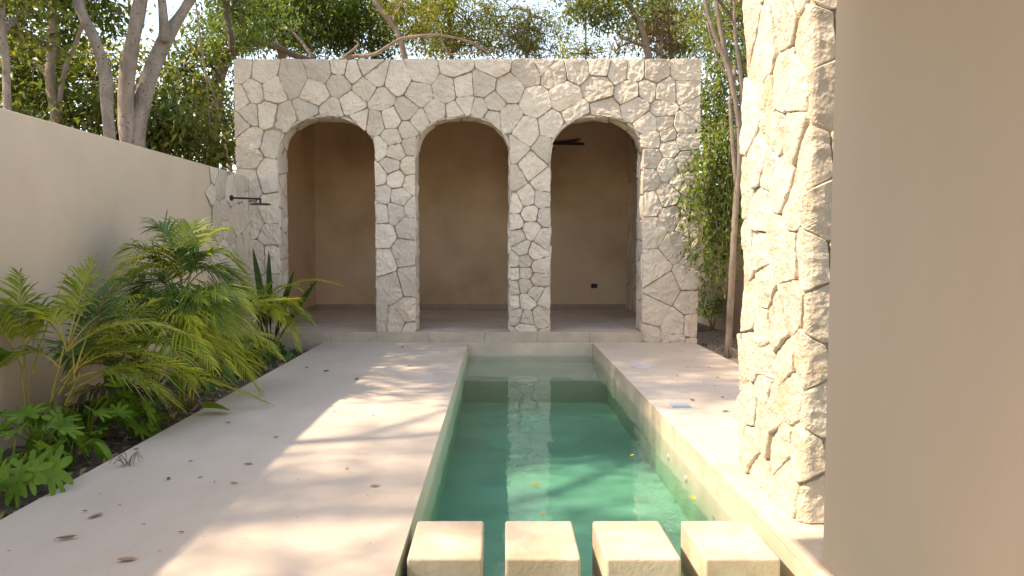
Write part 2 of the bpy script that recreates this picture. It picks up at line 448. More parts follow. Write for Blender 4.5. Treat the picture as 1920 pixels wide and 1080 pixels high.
# stepping blocks
bl = MB(); bl.box(-.1825, .1825, -.25, .25, -.598, 0)
b0 = None
labs = ['cream cement stepping block beside the deck, leftmost of the four', 'cream cement stepping block second from the left deck edge',
        'cream cement stepping block third along from the left deck edge', 'cream cement stepping block beside the raised slab, rightmost of the four']
for i, xx in enumerate((-.262, .216, .697, 1.178)):
    if i == 0:
        b0 = bl.build('stepping_block', M['block'], origin=(0, 0, -.598), bevel=.014, seg=3); o = b0
    else:
        o = b0.copy(); COL.objects.link(o)
    o.location = (xx, 3.765, -.598); o.rotation_euler = (0, 0, (.006, -.008, .009, -.005)[i])
    tag(o, labs[i], 'stepping block', 'stepping blocks across the pool')

q = MB(); q.tube([(0, 0, 0), (0, 0, .012), (0, 0, .016)], [.125, .125, .11], 32, sub=1)
q.tube([(0, 0, .016), (0, 0, .019)], [.03, .028], 16, sub=1)
o = q.build('skimmer_lid', M['white'], origin=(0, 0, 0)); o.location = (1.779, 9.22, .001)
tag(o, 'round white plastic skimmer lid set in the deck right of the pool', 'lid')
q = MB(); q.box(-.085, .085, -.085, .085, 0, .012); q.box(-.07, .07, -.07, .07, .012, .015)
o = q.build('drain_cover', M['bluegrey'], origin=(0, 0, 0), bevel=.003); o.location = (1.707, 6.96, .001)
tag(o, 'square pale blue cover plate set in the deck near the stone pillar', 'cover')

# ------------------------------------------------------------------ left garden wall with stone cladding and shower
gw = thing('garden_wall', (-4.0, 5, -.16), 'smooth beige plaster garden wall behind the planting bed', 'wall')
w = MB(); w.box(-4.1, -3.9, -4, FY - .05, -.16, 2.585)
w.build('wall', M['plaster'], gw, bevel=.012)
rg = random.Random(5)
inside = lambda u, v: u > 10.12 + .08 * sin(v * 5)
sd = poisson(10.05, FY - .02, -.16, 2.56, .27, rg, inside)
gh = mirror_rect(sd, 10.0, FY - .02, -.16, 2.575, sides='RBT')
gh += [(10.0 + .05 * sin(k * 1.7), -.1 + k * .22) for k in range(13)]
st = MB()
stone_faces(st, cells(sd, gh, .008, rg), lambda u, v, h: (-3.875 + h * .7, u, v), .035, .014, .022, rg, off=.0)
st.box(-3.899, -3.893, 10.16, FY - .03, -.15, 2.57, 1)
st.build('stone_cladding', [M['stone'], M['mortar']], gw, smooth=False)

sh = P(432, 371, 10.83); sx = -3.86
shower = thing('shower_head', (sx, sh.y, sh.z), 'thin black rain shower arm and head on the stone clad wall', 'shower')
q = MB(); q.tube([(sx - .01, sh.y, sh.z), (sx + .02, sh.y, sh.z)], [.04, .04], 16, sub=1); q.build('flange', M['black'], shower)
q = MB(); q.tube([(sx, sh.y, sh.z), (sx + .43, sh.y, sh.z - .015)], [.014, .014], 10, sub=1); q.tube([(sx + .42, sh.y, sh.z - .01), (sx + .42, sh.y, sh.z - .085)], [.017, .012], 10, sub=1)
q.build('arm', M['black'], shower)
q = MB(); q.tube([(sx + .42, sh.y, sh.z - .08), (sx + .42, sh.y, sh.z - .10)], [.13, .15], 24, sub=1); q.build('spray_plate', M['black'], shower)

# ------------------------------------------------------------------ pavilion
PX0, PX1, PTOP = -4.08, 3.12, 4.378
pav = thing('pavilion', ((PX0 + PX1) / 2, FY + 2.2, -.16), 'pale limestone pavilion with three open arches beyond the pool', 'pavilion')
ARCH = [(-3.41, -1.92), (-1.292, .166), (.806, 2.235)]
SPR, RISE, FLOOR = 2.93, .57, .16


def arch_z(u, a):
    c_ = (a[0] + a[1]) / 2; r_ = (a[1] - a[0]) / 2
    k = min(1, abs(u - c_) / r_)
    return SPR + RISE * (1 - k ** 2.25) ** (1 / 2.15)


def in_arch(u, v, e=0.):
    for a in ARCH:
        if a[0] + e < u < a[1] - e and v < arch_z(u, a) - e: return True
    return False


rg = random.Random(21)
wallin = lambda u, v: (not in_arch(u, v, -.045)) and (PX0 + .05 < u < PX1 - .05) and v < PTOP - .06
sd = poisson(PX0, PX1, -.16, PTOP, .285, rg, wallin, vr=.34)
# narrow quoins: extra small stones hugging some jambs
gh = mirror_rect(sd, PX0, PX1, -.2, PTOP)
for (u, v) in sd:
    for a in ARCH:
        c_ = (a[0] + a[1]) / 2; r_ = (a[1] - a[0]) / 2
        if v <= SPR + .05:
            if 0 < a[0] - u < .45: gh.append((2 * a[0] - u, v))
            if 0 < u - a[1] < .45: gh.append((2 * a[1] - u, v))
        else:
            q_ = ((abs(u - c_) / r_) ** 2.2 + ((v - SPR) / RISE) ** 2.2) ** (1 / 2.2)
            if 1 < q_ < 1.75: gh.append((c_ + (u - c_) * (2 - q_) / q_, SPR + (v - SPR) * (2 - q_) / q_))
gh = [p for p in gh if not (p[0] > PX0 and p[0] < PX1 and -.2 < p[1] < PTOP and not in_arch(p[0], p[1], -.01))]
front = MB()
polys = [p for p in cells(sd, gh, .009, rg, 1.2) if not in_arch(sum(q[0] for q in p) / len(p), sum(q[1] for q in p) / len(p), .02)]
stone_faces(front, polys, lambda u, v, h: (u, FY - h, v), .034, .021, .045, rg)
# backing wall with the three openings
us = [PX0 + .01]
for a in ARCH:
    us += [a[0] - .001] + [a[0] + (a[1] - a[0]) * (.5 - .5 * cos(pi * k / 28)) for k in range(29)] + [a[1] + .001]
us.append(PX1 - .01)
TW = .46
for k in range(len(us) - 1):
    u0, u1 = us[k], us[k + 1]
    um = (u0 + u1) / 2; a_ = next((a for a in ARCH if a[0] < um < a[1]), None)
    z0 = arch_z(u0, a_) + .02 if a_ else -.16
    z1 = arch_z(u1, a_) + .02 if a_ else -.16
    zt = PTOP - .015
    ya, yb = FY + .031, FY + TW
    front.add([(u0, ya, z0), (u1, ya, z1), (u1, ya, zt), (u0, ya, zt)], [(0, 1, 2, 3)], 1)
    front.add([(u0, yb, z0), (u1, yb, z1), (u1, yb, zt), (u0, yb, zt)], [(3, 2, 1, 0)], 2)
    front.add([(u0, ya, zt), (u1, ya, zt), (u1, yb, zt), (u0, yb, zt)], [(0, 1, 2, 3)], 1)
    if a_: front.add([(u0, ya, z0), (u1, ya, z1), (u1, yb, z1), (u0, yb, z0)], [(0, 3, 2, 1)], 1)
for a in ARCH:
    for (x, sgn) in ((a[0] - .02, 1), (a[1] + .02, -1)):
        front.add([(x, FY + .035, FLOOR - .1), (x, FY + TW, FLOOR - .1), (x, FY + TW, SPR + .03), (x, FY + .035, SPR + .03)], [(0, 1, 2, 3)], 1)
front.add([(PX0 + .01, FY + .035, -.16), (PX0 + .01, FY + TW, -.16), (PX0 + .01, FY + TW, PTOP - .015), (PX0 + .01, FY + .035, PTOP - .015)], [(0, 1, 2, 3)], 1)
front.add([(PX1 - .01, FY + .035, -.16), (PX1 - .01, FY + TW, -.16), (PX1 - .01, FY + TW, PTOP - .015), (PX1 - .01, FY + .035, PTOP - .015)], [(0, 1, 2, 3)], 1)
# stones lining the reveals: strip along the arch, u = length along it
for a in ARCH:
    path = [(a[0], FLOOR)]; n_ = 60
    path += [(a[0] + (a[1] - a[0]) * (.5 - .5 * cos(pi * k / n_)), 0) for k in range(n_ + 1)]
    path = [path[0]] + [(u, arch_z(u, a)) for (u, _) in path[1:]] + [(a[1], FLOOR)]
    cum = [0.]
    for i in range(len(path) - 1): cum.append(cum[-1] + math.hypot(path[i + 1][0] - path[i][0], path[i + 1][1] - path[i][1]))
    tot = cum[-1]; cum_np = np.array(cum); pu = np.array([p[0] for p in path]); pz = np.array([p[1] for p in path])

    def fm(s_, v, h, cum_np=cum_np, pu=pu, pz=pz, tot=tot):
        s_ = min(max(s_, 0), tot); e = .04
        x = float(np.interp(s_, cum_np, pu)); z = float(np.interp(s_, cum_np, pz))
        s0, s1 = max(0, s_ - e), min(tot, s_ + e)
        tx = float(np.interp(s1, cum_np, pu) - np.interp(s0, cum_np, pu)); tz = float(np.interp(s1, cum_np, pz) - np.interp(s0, cum_np, pz))
        tl = max(1e-6, math.hypot(tx, tz))
        return (x + tz / tl * h, FY + .012 + v, z - tx / tl * h)
    sd2 = poisson(0, tot, 0, TW - .02, .26, rg, lambda u, v: .04 < v < TW - .06)
    gh2 = mirror_rect(sd2, 0, tot, 0, TW - .02)
    stone_faces(front, cells(sd2, gh2, .012, rg), fm, .04, .012, .025, rg, off=.004, bulge=.012)
fw = front.build('front_wall', [M['stone'], M['mortar'], M['plaster_in']], pav)

BY = 15.84
MB().box(PX0, -3.88, FY + TW + .002, BY + .25, -.16, 4.1).build('side_wall', M['plaster_in'], pav)
MB().box(2.74, PX1, FY + TW + .002, BY + .25, -.16, 4.1).build('side_wall', M['plaster_in'], pav)
rs = MB()
sd3 = poisson(FY + TW, BY, FLOOR, 4.0, .34, rg)
stone_faces(rs, cells(sd3, mirror_rect(sd3, FY + TW, BY, FLOOR, 4.05), .014, rg), lambda u, v, h: (2.715 - h * .7, u, v), .05, .015, .02, rg)
rs.add([(2.732, FY + TW, FLOOR), (2.732, BY, FLOOR), (2.732, BY, 4.05), (2.732, FY + TW, 4.05)], [(0, 1, 2, 3)], 1)
rs.build('inner_stone_cladding', [M['stone'], M['mortar']], pav)
MB().box(-3.88, 2.74, BY, BY + .25, -.16, 4.1).build('back_wall', M['plaster_in'], pav)
MB().box(PX0 + .02, PX1 - .02, FY + TW + .004, BY + .24, 4.1, 4.3).build('roof', M['plaster_in'], pav)
fl = MB()
nx_, ny_ = 11, 7                                       # stone floor slabs with open joints
for i in range(nx_):
    for j in range(ny_):
        x0 = -3.88 + i * .6 + (0 if j % 2 else 0); y0 = FY + .02 + j * .6
        x1 = min(x0 + .594, 2.739); y1 = min(y0 + .594, BY - .002)
        if x1 - x0 > .02: fl.box(x0, x1, y0, y1, .06, FLOOR + rnd.uniform(-.0012, .0012))
fl.box(-3.88, 2.738, FY + .03, BY - .003, -.16, .155)
fl.build('floor_tile', M['tile'], pav)
pl = MB()                                              # plinth kerb pieces under the arches
xs = [-3.46, -2.62, -1.9, -1.1, -.22, .6, 1.42, 2.25]
for k in range(len(xs) - 1): pl.box(xs[k] + .001, xs[k + 1] - .001, FY - .065, FY + .018, -.16, FLOOR + .004)
pl.build('plinth_kerb', M['plinth'], pav, bevel=.006)
sk = MB(); sk.box(-3.88, 2.70, BY - .018, BY - .001, FLOOR, FLOOR + .11); sk.box(-3.879, -3.862, FY + TW + .02, BY - .02, FLOOR, FLOOR + .11)
sk.build('skirting', M['skirt'], pav)

# outlets and the fan
p = P(1114, 536, BY)
q = MB(); q.box(p.x - .065, p.x + .065, BY - .012, BY - .001, p.z - .045, p.z + .045); q.box(p.x - .05, p.x - .006, BY - .015, BY - .011, p.z - .03, p.z + .03); q.box(p.x + .006, p.x + .05, BY - .015, BY - .011, p.z - .03, p.z + .03)
tag(q.build('wall_outlet', M['black'], bevel=.002), 'wide black double outlet plate low on the back wall inside right arch', 'outlet')
p = P(584, 537, 15.4)
q = MB(); q.box(-3.879, -3.868, p.y - .045, p.y + .045, p.z - .06, p.z + .06); q.box(-3.868, -3.864, p.y - .03, p.y + .03, p.z - .045, p.z + .045)
tag(q.build('wall_outlet', M['black'], bevel=.002), 'small black outlet plate on the side wall inside left arch', 'outlet')
fc = P(1024, 269, 13.9)
fan = thing('ceiling_fan', (fc.x, fc.y, fc.z), 'dark ceiling fan hanging inside the right arch', 'fan')
q = MB(); q.tube([(fc.x, fc.y, 4.1), (fc.x, fc.y, fc.z + .12)], [.015, .015], 10, sub=1); q.tube([(fc.x, fc.y, 4.1), (fc.x, fc.y, 4.03)], [.07, .05], 16, sub=1); q.build('down_rod', M['black'], fan)
q = MB(); q.tube([(fc.x, fc.y, fc.z + .13), (fc.x, fc.y, fc.z + .1), (fc.x, fc.y, fc.z - .02), (fc.x, fc.y, fc.z - .06)], [.05, .11, .11, .06], 20, sub=1); q.build('motor', M['black'], fan)
for k in range(5):
    a = radians(8 + 72 * k if k else 8)
    a = radians([6, -38, 150, 222, 78][k])
    q = MB(); dx, dy = cos(a), sin(a); sx_, sy_ = -dy, dx
    out_ = [(.08, .03), (.2, .07), (.66, .085), (.71, .06), (.72, .0)]
    pts = [(r_, w_) for r_, w_ in out_] + [(r_, -w_) for r_, w_ in out_[::-1][1:]]
    top = [(fc.x + dx * r_ + sx_ * w_, fc.y + dy * r_ + sy_ * w_, fc.z + .01 + w_ * .42) for r_, w_ in pts]
    bot = [(x, y, z - .012) for x, y, z in top]; n_ = len(pts)
    q.add(top + bot, [tuple(range(n_)), tuple(range(n_, 2 * n_))[::-1]] + [(i, i + n_, (i + 1) % n_ + n_, (i + 1) % n_) for i in range(n_)])
    q.build('blade', M['fanwood'], fan)

# ------------------------------------------------------------------ near stone pillar (stones wrap its corner) and the house
rg = random.Random(9)
PY0, PY1, PXL, PXR, PZ0, PZ1 = 3.87, 4.93, 1.595, 2.35, .03, 3.75
LA = PY1 - PY0; CR = .045; LB = PXR - PXL
Larc = CR * pi / 2


def pm(u, v, h):
    # u runs from the far edge of the pool face to the near corner and on round to the front face
    if u < LA - CR: return (PXL - h, PY1 - u, v)
    if u < LA - CR + Larc:
        a = (u - (LA - CR)) / CR
        return (PXL + CR - (CR + h) * cos(a), PY0 + CR - (CR + h) * sin(a), v)
    return (PXL + CR + (u - (LA - CR + Larc)), PY0 - h, v)


UT = LA - CR + Larc + LB - CR
pil = thing('stone_pillar', (PXL, PY0, PZ0), 'rough cream limestone pillar close to the camera, right of the pool', 'pillar')
sd = poisson(0, UT, PZ0, PZ1, .33, rg)
# keep a joint near the corner for most courses, as quoins do
sd = [(u, v) for (u, v) in sd if not (LA + .02 < u < LA + .16)]
vv = PZ0 + .12
k = 0
while vv < PZ1:
    sd = [(u, v) for (u, v) in sd if not (abs(v - vv) < .10 and LA - .14 < u < LA + .3)]
    if k % 2: sd += [(LA - .03, vv), (LA + .24, vv + .03)]
    else: sd += [(LA + .10, vv), (LA - .2, vv + .06)]
    vv += rg.uniform(.24, .34); k += 1
gh = mirror_rect(sd, 0, UT, PZ0, PZ1)
pf = MB()
stone_faces(pf, cells(sd, gh, .009, rg, 1.), pm, .021, .0125, .035, rg, bulge=.003, fine=.8, edge=.006)
pf.box(PXL + .023, PXR - .01, PY0 + .023, PY1 - .01, PZ0 - .01, PZ1 - .02, 1)
pf.build('stone_facing', [M['stone_near'], M['mortar_pale']], pil)

house = thing('house', (1.6, 0, 0), 'smooth tan plaster house wall filling the right edge', 'house')
hw = MB(); hw.box(1.497, 1.80, -2.5, 3.40, .0, 3.0)
hw.build('wall', M['plaster_house'], house, bevel=.035, seg=4)
MB().box(-1.22, 1.8, -2.5, 3.30, 3.002, 3.2).build('roof', M['roof'], house)  # unseen slab, added and sized to keep the sun off the wall
rw = MB(); rw.box(4.35, 4.5, 7, 22, -.16, 2.7)
tag(rw.build('boundary_wall', M['plaster'], bevel=.01), 'pale boundary wall glimpsed behind the vines at right', 'wall')


# ------------------------------------------------------------------ leaves
def leaf_cloud(cen, n, sigma, size, rg_, droop=.45, aspect=.42):
    """cen (k,3), sigma per clump; returns verts, tris: folded pointed leaves"""
    k = len(cen)
    idx = rg_.integers(0, k, n)
    pos = cen[idx] + rg_.normal(0, 1, (n, 3)) * (np.asarray(sigma)[idx][:, None] if np.ndim(sigma) else sigma) * np.array([1, 1, .75])
    az = rg_.uniform(0, 2 * pi, n); el = rg_.normal(-droop, .5, n)
    d_ = np.stack([np.cos(az) * np.cos(el), np.sin(az) * np.cos(el), np.sin(el)], 1)
    up = np.stack([rg_.normal(0, .45, n), rg_.normal(0, .45, n), np.ones(n)], 1)
    s_ = np.cross(d_, up); s_ /= np.linalg.norm(s_, axis=1)[:, None] + 1e-9
    nn = np.cross(s_, d_)
    L_ = size * rg_.uniform(.6, 1.35, n)[:, None]
    wv = L_ * aspect * .5
    a = pos; t = pos + d_ * L_ - np.array([0, 0, 1]) * L_ * .1
    mid = pos + d_ * L_ * .45
    l = mid + s_ * wv + nn * wv * .35; r = mid - s_ * wv + nn * wv * .35
    v = np.stack([a, l, t, r], 1).reshape(-1, 3)
    b_ = np.arange(n)[:, None] * 4
    tr_ = np.concatenate([b_ + np.array([[0, 2, 1]]), b_ + np.array([[0, 3, 2]])], 1).reshape(-1, 3)
    return v, tr_


def crown_clumps(c, r, k, rg_):
    d_ = rg_.normal(0, 1, (k, 3)); d_ /= np.linalg.norm(d_, axis=1)[:, None]
    rad = rg_.uniform(.25, 1., (k, 1)) ** .55
    return np.array(c)[None] + d_ * rad * np.array(r)[None]


def tree(label, base, stems, crowns, bark, leafm, group=None, size=.11, dens=1., name='tree', twigs=True, limb=True):
    """stems: list of (points, radii); crowns: list of (centre, radii, clumps, leaves)"""
    t = thing(name, base, label, 'tree', group)
    m = MB()
    for pts, rad in stems: m.tube(pts, rad, 10, rough=.22, sub=4)
    vs = []; ts = []; o_ = 0
    for (c_, r_, k_, n_) in crowns:
        cl = crown_clumps(c_, r_, k_, nr)
        if twigs:
            allp = [Vector(p) for pts, _ in stems for p in pts]
            c_v = Vector(c_)
            hub = min(allp, key=lambda p: (p - c_v).length)
            if limb and (hub - c_v).length > .3:
                mid = (hub + c_v) / 2 + Vector((rnd.uniform(-.2, .2), rnd.uniform(-.2, .2), .15))
                m.tube([hub, mid, c_v], [.045, .03, .018], 6, sub=3)
                hubs = [mid, c_v]
            else: hubs = [hub]
            for q_ in cl[: min(k_, 26)]:
                qv = Vector(q_); h_ = min(hubs, key=lambda p: (p - qv).length)
                mm = (h_ + qv) / 2 + Vector((rnd.uniform(-.15, .15), rnd.uniform(-.15, .15), rnd.uniform(-.05, .2)))
                m.tube([h_, mm, qv], [.018, .011, .005], 4, sub=2)
        v, tr_ = leaf_cloud(cl, int(n_ * dens), nr.uniform(.14, .34, k_) * (max(r_) ** .3), size, nr)
        vs.append(v); ts.append(tr_ + o_); o_ += len(v)
    m.build('trunk', bark, t, smooth=True)
    raw_mesh('crown', np.concatenate(vs), np.concatenate(ts), leafm, t)
    return t


def S(pxs, d_, hw, d2=None):
    """stem through seen spots at depth d; hw list of radii"""
    n_ = len(pxs); pts = [P(x, y, d_ + ((d2 - d_) * i / (n_ - 1) if d2 else 0)) for i, (x, y) in enumerate(pxs)]
    return (pts, hw)


def root(st):
    """drop a stem to the ground"""
    pts, hw = st; p = pts[0].copy(); q = Vector((p.x + .05, p.y, -.2))
    return ([q, (p + q) / 2, *pts], [hw[0] * 1.35, hw[0] * 1.1, *hw])


def cr(px, py, d_, rx, rz, k, n_, ry=None):
    c_ = P(px, py, d_); return (tuple(c_), (rx, ry or rx, rz), k, n_)


# the tall pair with grey bark, its high canopy shades the pavilion
A = root(S([(243, 285), (236, 200), (239, 140), (252, 60), (268, -20), (290, -140), (300, -420)], 10.6, [.115, .112, .105, .095, .085, .07, .04], 10.4))
B = root(S([(256, 282), (268, 190), (290, 120), (312, 70), (345, 20), (378, -40), (430, -160), (470, -380)], 10.65, [.105, .115, .11, .10, .075, .065, .05, .03], 11.2))
C = S([(308, 78), (306, 20), (298, -40), (280, -180)], 10.7, [.075, .06, .055, .03])
tree('thick pale grey two stemmed tree leaning apart behind the garden wall', A[0][0], [A, B, C],
     [((-6.6, 10.4, 8.4), (2.4, 1.7, 1.9), 60, 9000), ((-4.9, 11.0, 7.6), (1.6, 1.4, 1.3), 34, 5000), ((-8.0, 10.2, 11.0), (2.6, 2., 2.2), 60, 8000)],
     M['bark_pale'], M['leaf_mid'], size=.15)
A = root(S([(206, 268), (201, 200), (196, 130), (172, 62), (149, 12), (138, -60), (120, -200)], 10.0, [.078, .078, .076, .07, .06, .05, .035]))
tree('slim grey tree with a bent trunk left of the two stemmed tree', A[0][0], [A], [((-6.2, 9.6, 6.2), (1.2, 1., .9), 9, 650), ((-7., 9.2, 7.2), (1.2, 1.1, .9), 7, 450)], M['bark_pale'], M['leaf_mid'], size=.13)
A = root(S([(106, 235), (95, 150), (99, 60), (94, -20), (90, -150)], 11.4, [.075, .07, .065, .06, .04]))
B = S([(110, 200), (122, 130), (146, 70), (158, 20), (160, -60)], 11.4, [.04, .036, .03, .025, .02])
tree('thin brown tree with a side fork further left behind the wall', A[0][0], [A, B], [cr(90, -60, 11.4, 1.1, .8, 16, 2200), cr(150, 10, 11.8, .8, .6, 12, 1500), cr(40, 120, 12., .8, .7, 14, 1700)], M['bark_mid'], M['leaf_mid'], size=.13)
A = root(S([(14, 205), (12, 130), (5, 60), (2, -20), (-2, -160)], 9.0, [.045, .042, .04, .035, .03]))
tree('very thin pale tree at the left edge of the photo', A[0][0], [A], [cr(-10, -30, 9.2, .8, .6, 12, 1300), cr(40, 60, 9.6, .45, .35, 8, 500)], M['bark_pale'], M['leaf_mid'], size=.12)
A = root(S([(398, 330), (400, 250), (405, 190), (413, 140), (434, 98), (470, 78), (512, 86), (552, 104), (590, 112)], 13.6, [.12, .12, .115, .11, .10, .085, .075, .06, .04], 16.3))
B = S([(434, 98), (432, 60), (422, 10), (416, -60)], 13.9, [.06, .055, .05, .03])
tree('dark twisted trunk arching over the left corner of the pavilion roof', A[0][0], [A, B], [cr(430, 20, 14.5, 1.0, .8, 18, 2600), cr(380, 150, 15., .9, .9, 16, 2200), cr(500, 30, 17.5, 1.1, .7, 16, 2200)], M['bark_dark'], M['leaf_dark'], size=.11)

# trees behind the pavilion
def back_tree(label, px, d_, lean, crowns, bark, leafm, rad=.1, size=.12, group=None, top=-60):
    A_ = root(S([(px, 230), (px + lean * .3, 100), (px + lean * .7, 20), (px + lean, top)], d_, [rad, rad * .9, rad * .75, rad * .5]))
    return tree(label, A_[0][0], [A_], crowns, bark, leafm, group, size)


back_tree('dark green leafy tree with a grey trunk behind the roof, left end', 527, 18.5, 8, [cr(470, 30, 18.2, 1.2, .8, 22, 3200), cr(560, 20, 18.8, 1.3, .8, 26, 4000), cr(610, 70, 19.5, 1., .6, 18, 2600), cr(520, -60, 18.5, 1.6, .8, 22, 3000)], M['bark_mid'], M['leaf_dark'], .13)
back_tree('dense deep green tree between two yellowish crowns behind the roof', 655, 19.5, 10, [cr(640, 30, 19.2, 1.2, .8, 24, 3400), cr(700, 40, 19.6, 1., .7, 20, 2600), cr(690, 85, 19.8, .9, .45, 14, 1600), cr(640, -50, 19.5, 1.4, .7, 20, 2400)], M['bark_dark'], M['leaf_dark'], .1)
A = root(S([(775, 210), (752, 80), (735, 45), (705, 5), (690, -30), (670, -120)], 17.6, [.08, .075, .07, .065, .06, .04]))
tree('leaning brown trunk above the gap between left and middle arch', A[0][0], [A], [cr(760, 20, 18., .8, .5, 14, 1300), cr(790, 60, 18.2, .7, .45, 14, 1200)], M['bark_mid'], M['leaf_yellow'], size=.09)
back_tree('yellow green airy tree above the middle arch', 850, 21., -12, [cr(810, 35, 20.8, 1.2, .8, 24, 2500), cr(875, 45, 21., 1.2, .8, 24, 2300), cr(850, 85, 21.5, 1.2, .5, 18, 1900), cr(830, -40, 21., 1.5, .8, 22, 1700)], M['bark_mid'], M['leaf_yellow'], .07, .11)
back_tree('pale olive bushy tree right of the middle of the roof', 985, 22., 10, [cr(965, 70, 22., 1.1, .6, 22, 2300), cr(1010, 60, 22.3, 1., .6, 20, 1900), cr(1030, 95, 22., .9, .35, 12, 900), cr(950, 30, 22.5, .8, .5, 12, 800)], M['bark_mid'], M['leaf_olive'], .06, .10, top=30)
back_tree('low yellowish sapling with a bare twig between patches of sky', 1098, 19., 0, [cr(1085, 97, 19., .55, .2, 10, 500), cr(1115, 100, 19., .5, .2, 10, 420)], M['bark_dark'], M['leaf_yellow'], .03, .09, top=62)
A = root(S([(1230, 200), (1205, 60), (1175, 0), (1150, -70)], 17., [.09, .07, .05, .04]))
tree('green tree hanging small sprays over the sky gap', A[0][0], [A], [cr(1110, 5, 16.6, .55, .38, 12, 900), cr(1075, 20, 16.6, .35, .22, 7, 330), cr(1150, 30, 16.8, .45, .35, 10, 700), cr(1180, -10, 17., .9, .5, 16, 1500)], M['bark_mid'], M['leaf_mid'], size=.11)
back_tree('reddish olive tree above the right arch with rusty leaves', 1262, 18.5, -14, [cr(1225, 60, 18.4, .9, .6, 20, 1500), cr(1280, 45, 18.6, 1., .7, 22, 2000), cr(1215, 10, 18.7, .9, .5, 14, 1200), cr(1290, 95, 18.8, 1., .4, 14, 1200)], M['bark_mid'], [M['leaf_olive']], .06, .10)
back_tree('rust brown leaved sapling behind the right end of roof', 1238, 17.4, 6, [cr(1230, 55, 17.4, .55, .4, 14, 520), cr(1250, 75, 17.5, .6, .35, 12, 420), cr(1160, 90, 17.6, .35, .2, 8, 160)], M['bark_mid'], M['leaf_rust'], .03, .08, top=20)

# multi-stemmed tree in the gap right of the pavilion
bx = G(1364, 672, -.13)
dd = bx.y
q1 = [bx, P(1368, 600, dd), P(1374, 480, dd), P(1380, 380, dd), P(1386, 290, dd), P(1382, 215, dd), P(1366, 130, dd), P(1338, 60, dd), P(1318, -20, dd), P(1300, -160, dd)]
A = (q1, [.062, .05, .046, .044, .042, .04, .036, .032, .028, .018])
B = ([P(1384, 240, dd), P(1372, 150, dd + .1), P(1352, 60, dd + .1), P(1340, -30, dd + .2), P(1345, -160, dd + .2)], [.038, .034, .032, .028, .02])
C = ([P(1386, 280, dd), P(1390, 160, dd), P(1378, 60, dd - .1), P(1376, -30, dd - .1)], [.03, .027, .025, .02])
D = ([P(1380, 350, dd), P(1372, 250, dd), P(1368, 180, dd)], [.03, .03, .02])
E_ = ([P(1376, 160, dd), P(1345, 110, dd), P(1325, 40, dd)], [.016, .014, .01])
tree('slender grey tree with several stems beside the right deck edge', bx, [A, B, C, D, E_], [cr(1330, -120, dd, .9, .5, 14, 1300), cr(1380, 40, dd + .8, .35, .4, 10, 420), cr(1385, 130, dd + 1.2, .3, .3, 8, 330)], M['bark_mid'], M['leaf_mid'], size=.10)
A = root(S([(1420, 300), (1400, 120), (1390, 0)], 14., [.06, .05, .04]))
tree('dense green tree filling the gap beyond the slender stems', A[0][0], [A], [cr(1385, 60, 14., .7, .7, 20, 1900), cr(1360, 170, 14.2, .6, .6, 16, 1500), cr(1345, 240, 14.6, .5, .5, 14, 1200), cr(1400, 240, 13.8, .6, .6, 14, 1300), cr(1340, 40, 15.5, .7, .6, 14, 1100)], M['bark_mid'], M['leaf_mid'], size=.10)

# understory behind the garden wall: bushes one can tell apart by place
for i, (px, py, d_, rx, rz, n_, mk, lab) in enumerate([
        (30, 150, 12.5, .9, .8, 1700, 'leaf_dark', 'dark bush behind the wall right of the edge tree'),
        (140, 215, 12.2, 1., .6, 1900, 'leaf_mid', 'green bush behind the wall between thin and bent trunks'),
        (175, 150, 13.6, .9, .9, 1700, 'leaf_yellow', 'yellow green bush seen between the slim trunks'),
        (300, 240, 12.2, .8, .6, 1800, 'leaf_mid', 'broad green bush right below the forked stem'),
        (350, 265, 12.8, .8, .7, 1900, 'leaf_mid', 'low green bush closest to the far end of garden wall'),
        (345, 130, 14.2, .9, .8, 1600, 'leaf_mid', 'tall shrub left of the twisted trunk')]):
    c_ = P(px, py, d_)
    A = ([Vector((c_.x, c_.y, -.2)), Vector((c_.x + .1, c_.y, c_.z * .6)), Vector((c_.x, c_.y, c_.z))], [.05, .04, .02])
    t = tree(lab, A[0][0], [A], [(tuple(c_), (rx, rx, rz), 24, n_), ((c_.x + .3, c_.y + .2, c_.z - 1.1), (rx, rx, .7), 14, n_ // 2)], M['bark_dark'], M[mk], size=.13, name='bush')
    t['category'] = 'bush'

# hanging lianas
for i, (pxs, lab) in enumerate([
        ([(362, -30), (372, 40), (380, 100), (388, 160), (392, 220), (395, 280)], 'pale thin liana hanging left of the twisted trunk'),
        ([(372, 50), (384, 130), (402, 180), (408, 210), (398, 260), (386, 306)], 'looping liana that swings out and back beside the twisted trunk')]):
    q = MB(); q.tube([P(x, y, 12.6) for x, y in pxs], [.013] * len(pxs), 6)
    tag(q.build('liana', M['liana'], smooth=True), lab, 'liana')

# crooked bare branch lying on the pavilion roof
q = MB()
q.tube([P(640, 112, 14.2), P(660, 106, 14.1), P(700, 102, 14), P(733, 83, 14), P(756, 72, 14), P(793, 67, 14), P(822, 66, 14.1), P(866, 74, 14.2), P(905, 92, 14.3), P(930, 112, 14.4)], [.036, .036, .034, .03, .028, .026, .023, .019, .014, .008], 8, rough=.35)
q.tube([P(645, 107, 14.1), P(664, 92, 14.1), P(672, 82, 14.1), P(664, 76, 14.1)], [.032, .026, .02, .014], 7)
q.tube([P(822, 66, 14.1), P(836, 92, 14.1), P(846, 102, 14.1), P(880, 98, 14.1), P(910, 100, 14.2)], [.018, .016, .014, .012, .008], 6)
q.tube([P(866, 74, 14.2), P(890, 80, 14.2), P(918, 96, 14.2)], [.012, .01, .006], 5)
tag(q.build('bare_branch', M['bark_mid'], smooth=True), 'long crooked bare branch lying along the pavilion roof', 'branch')

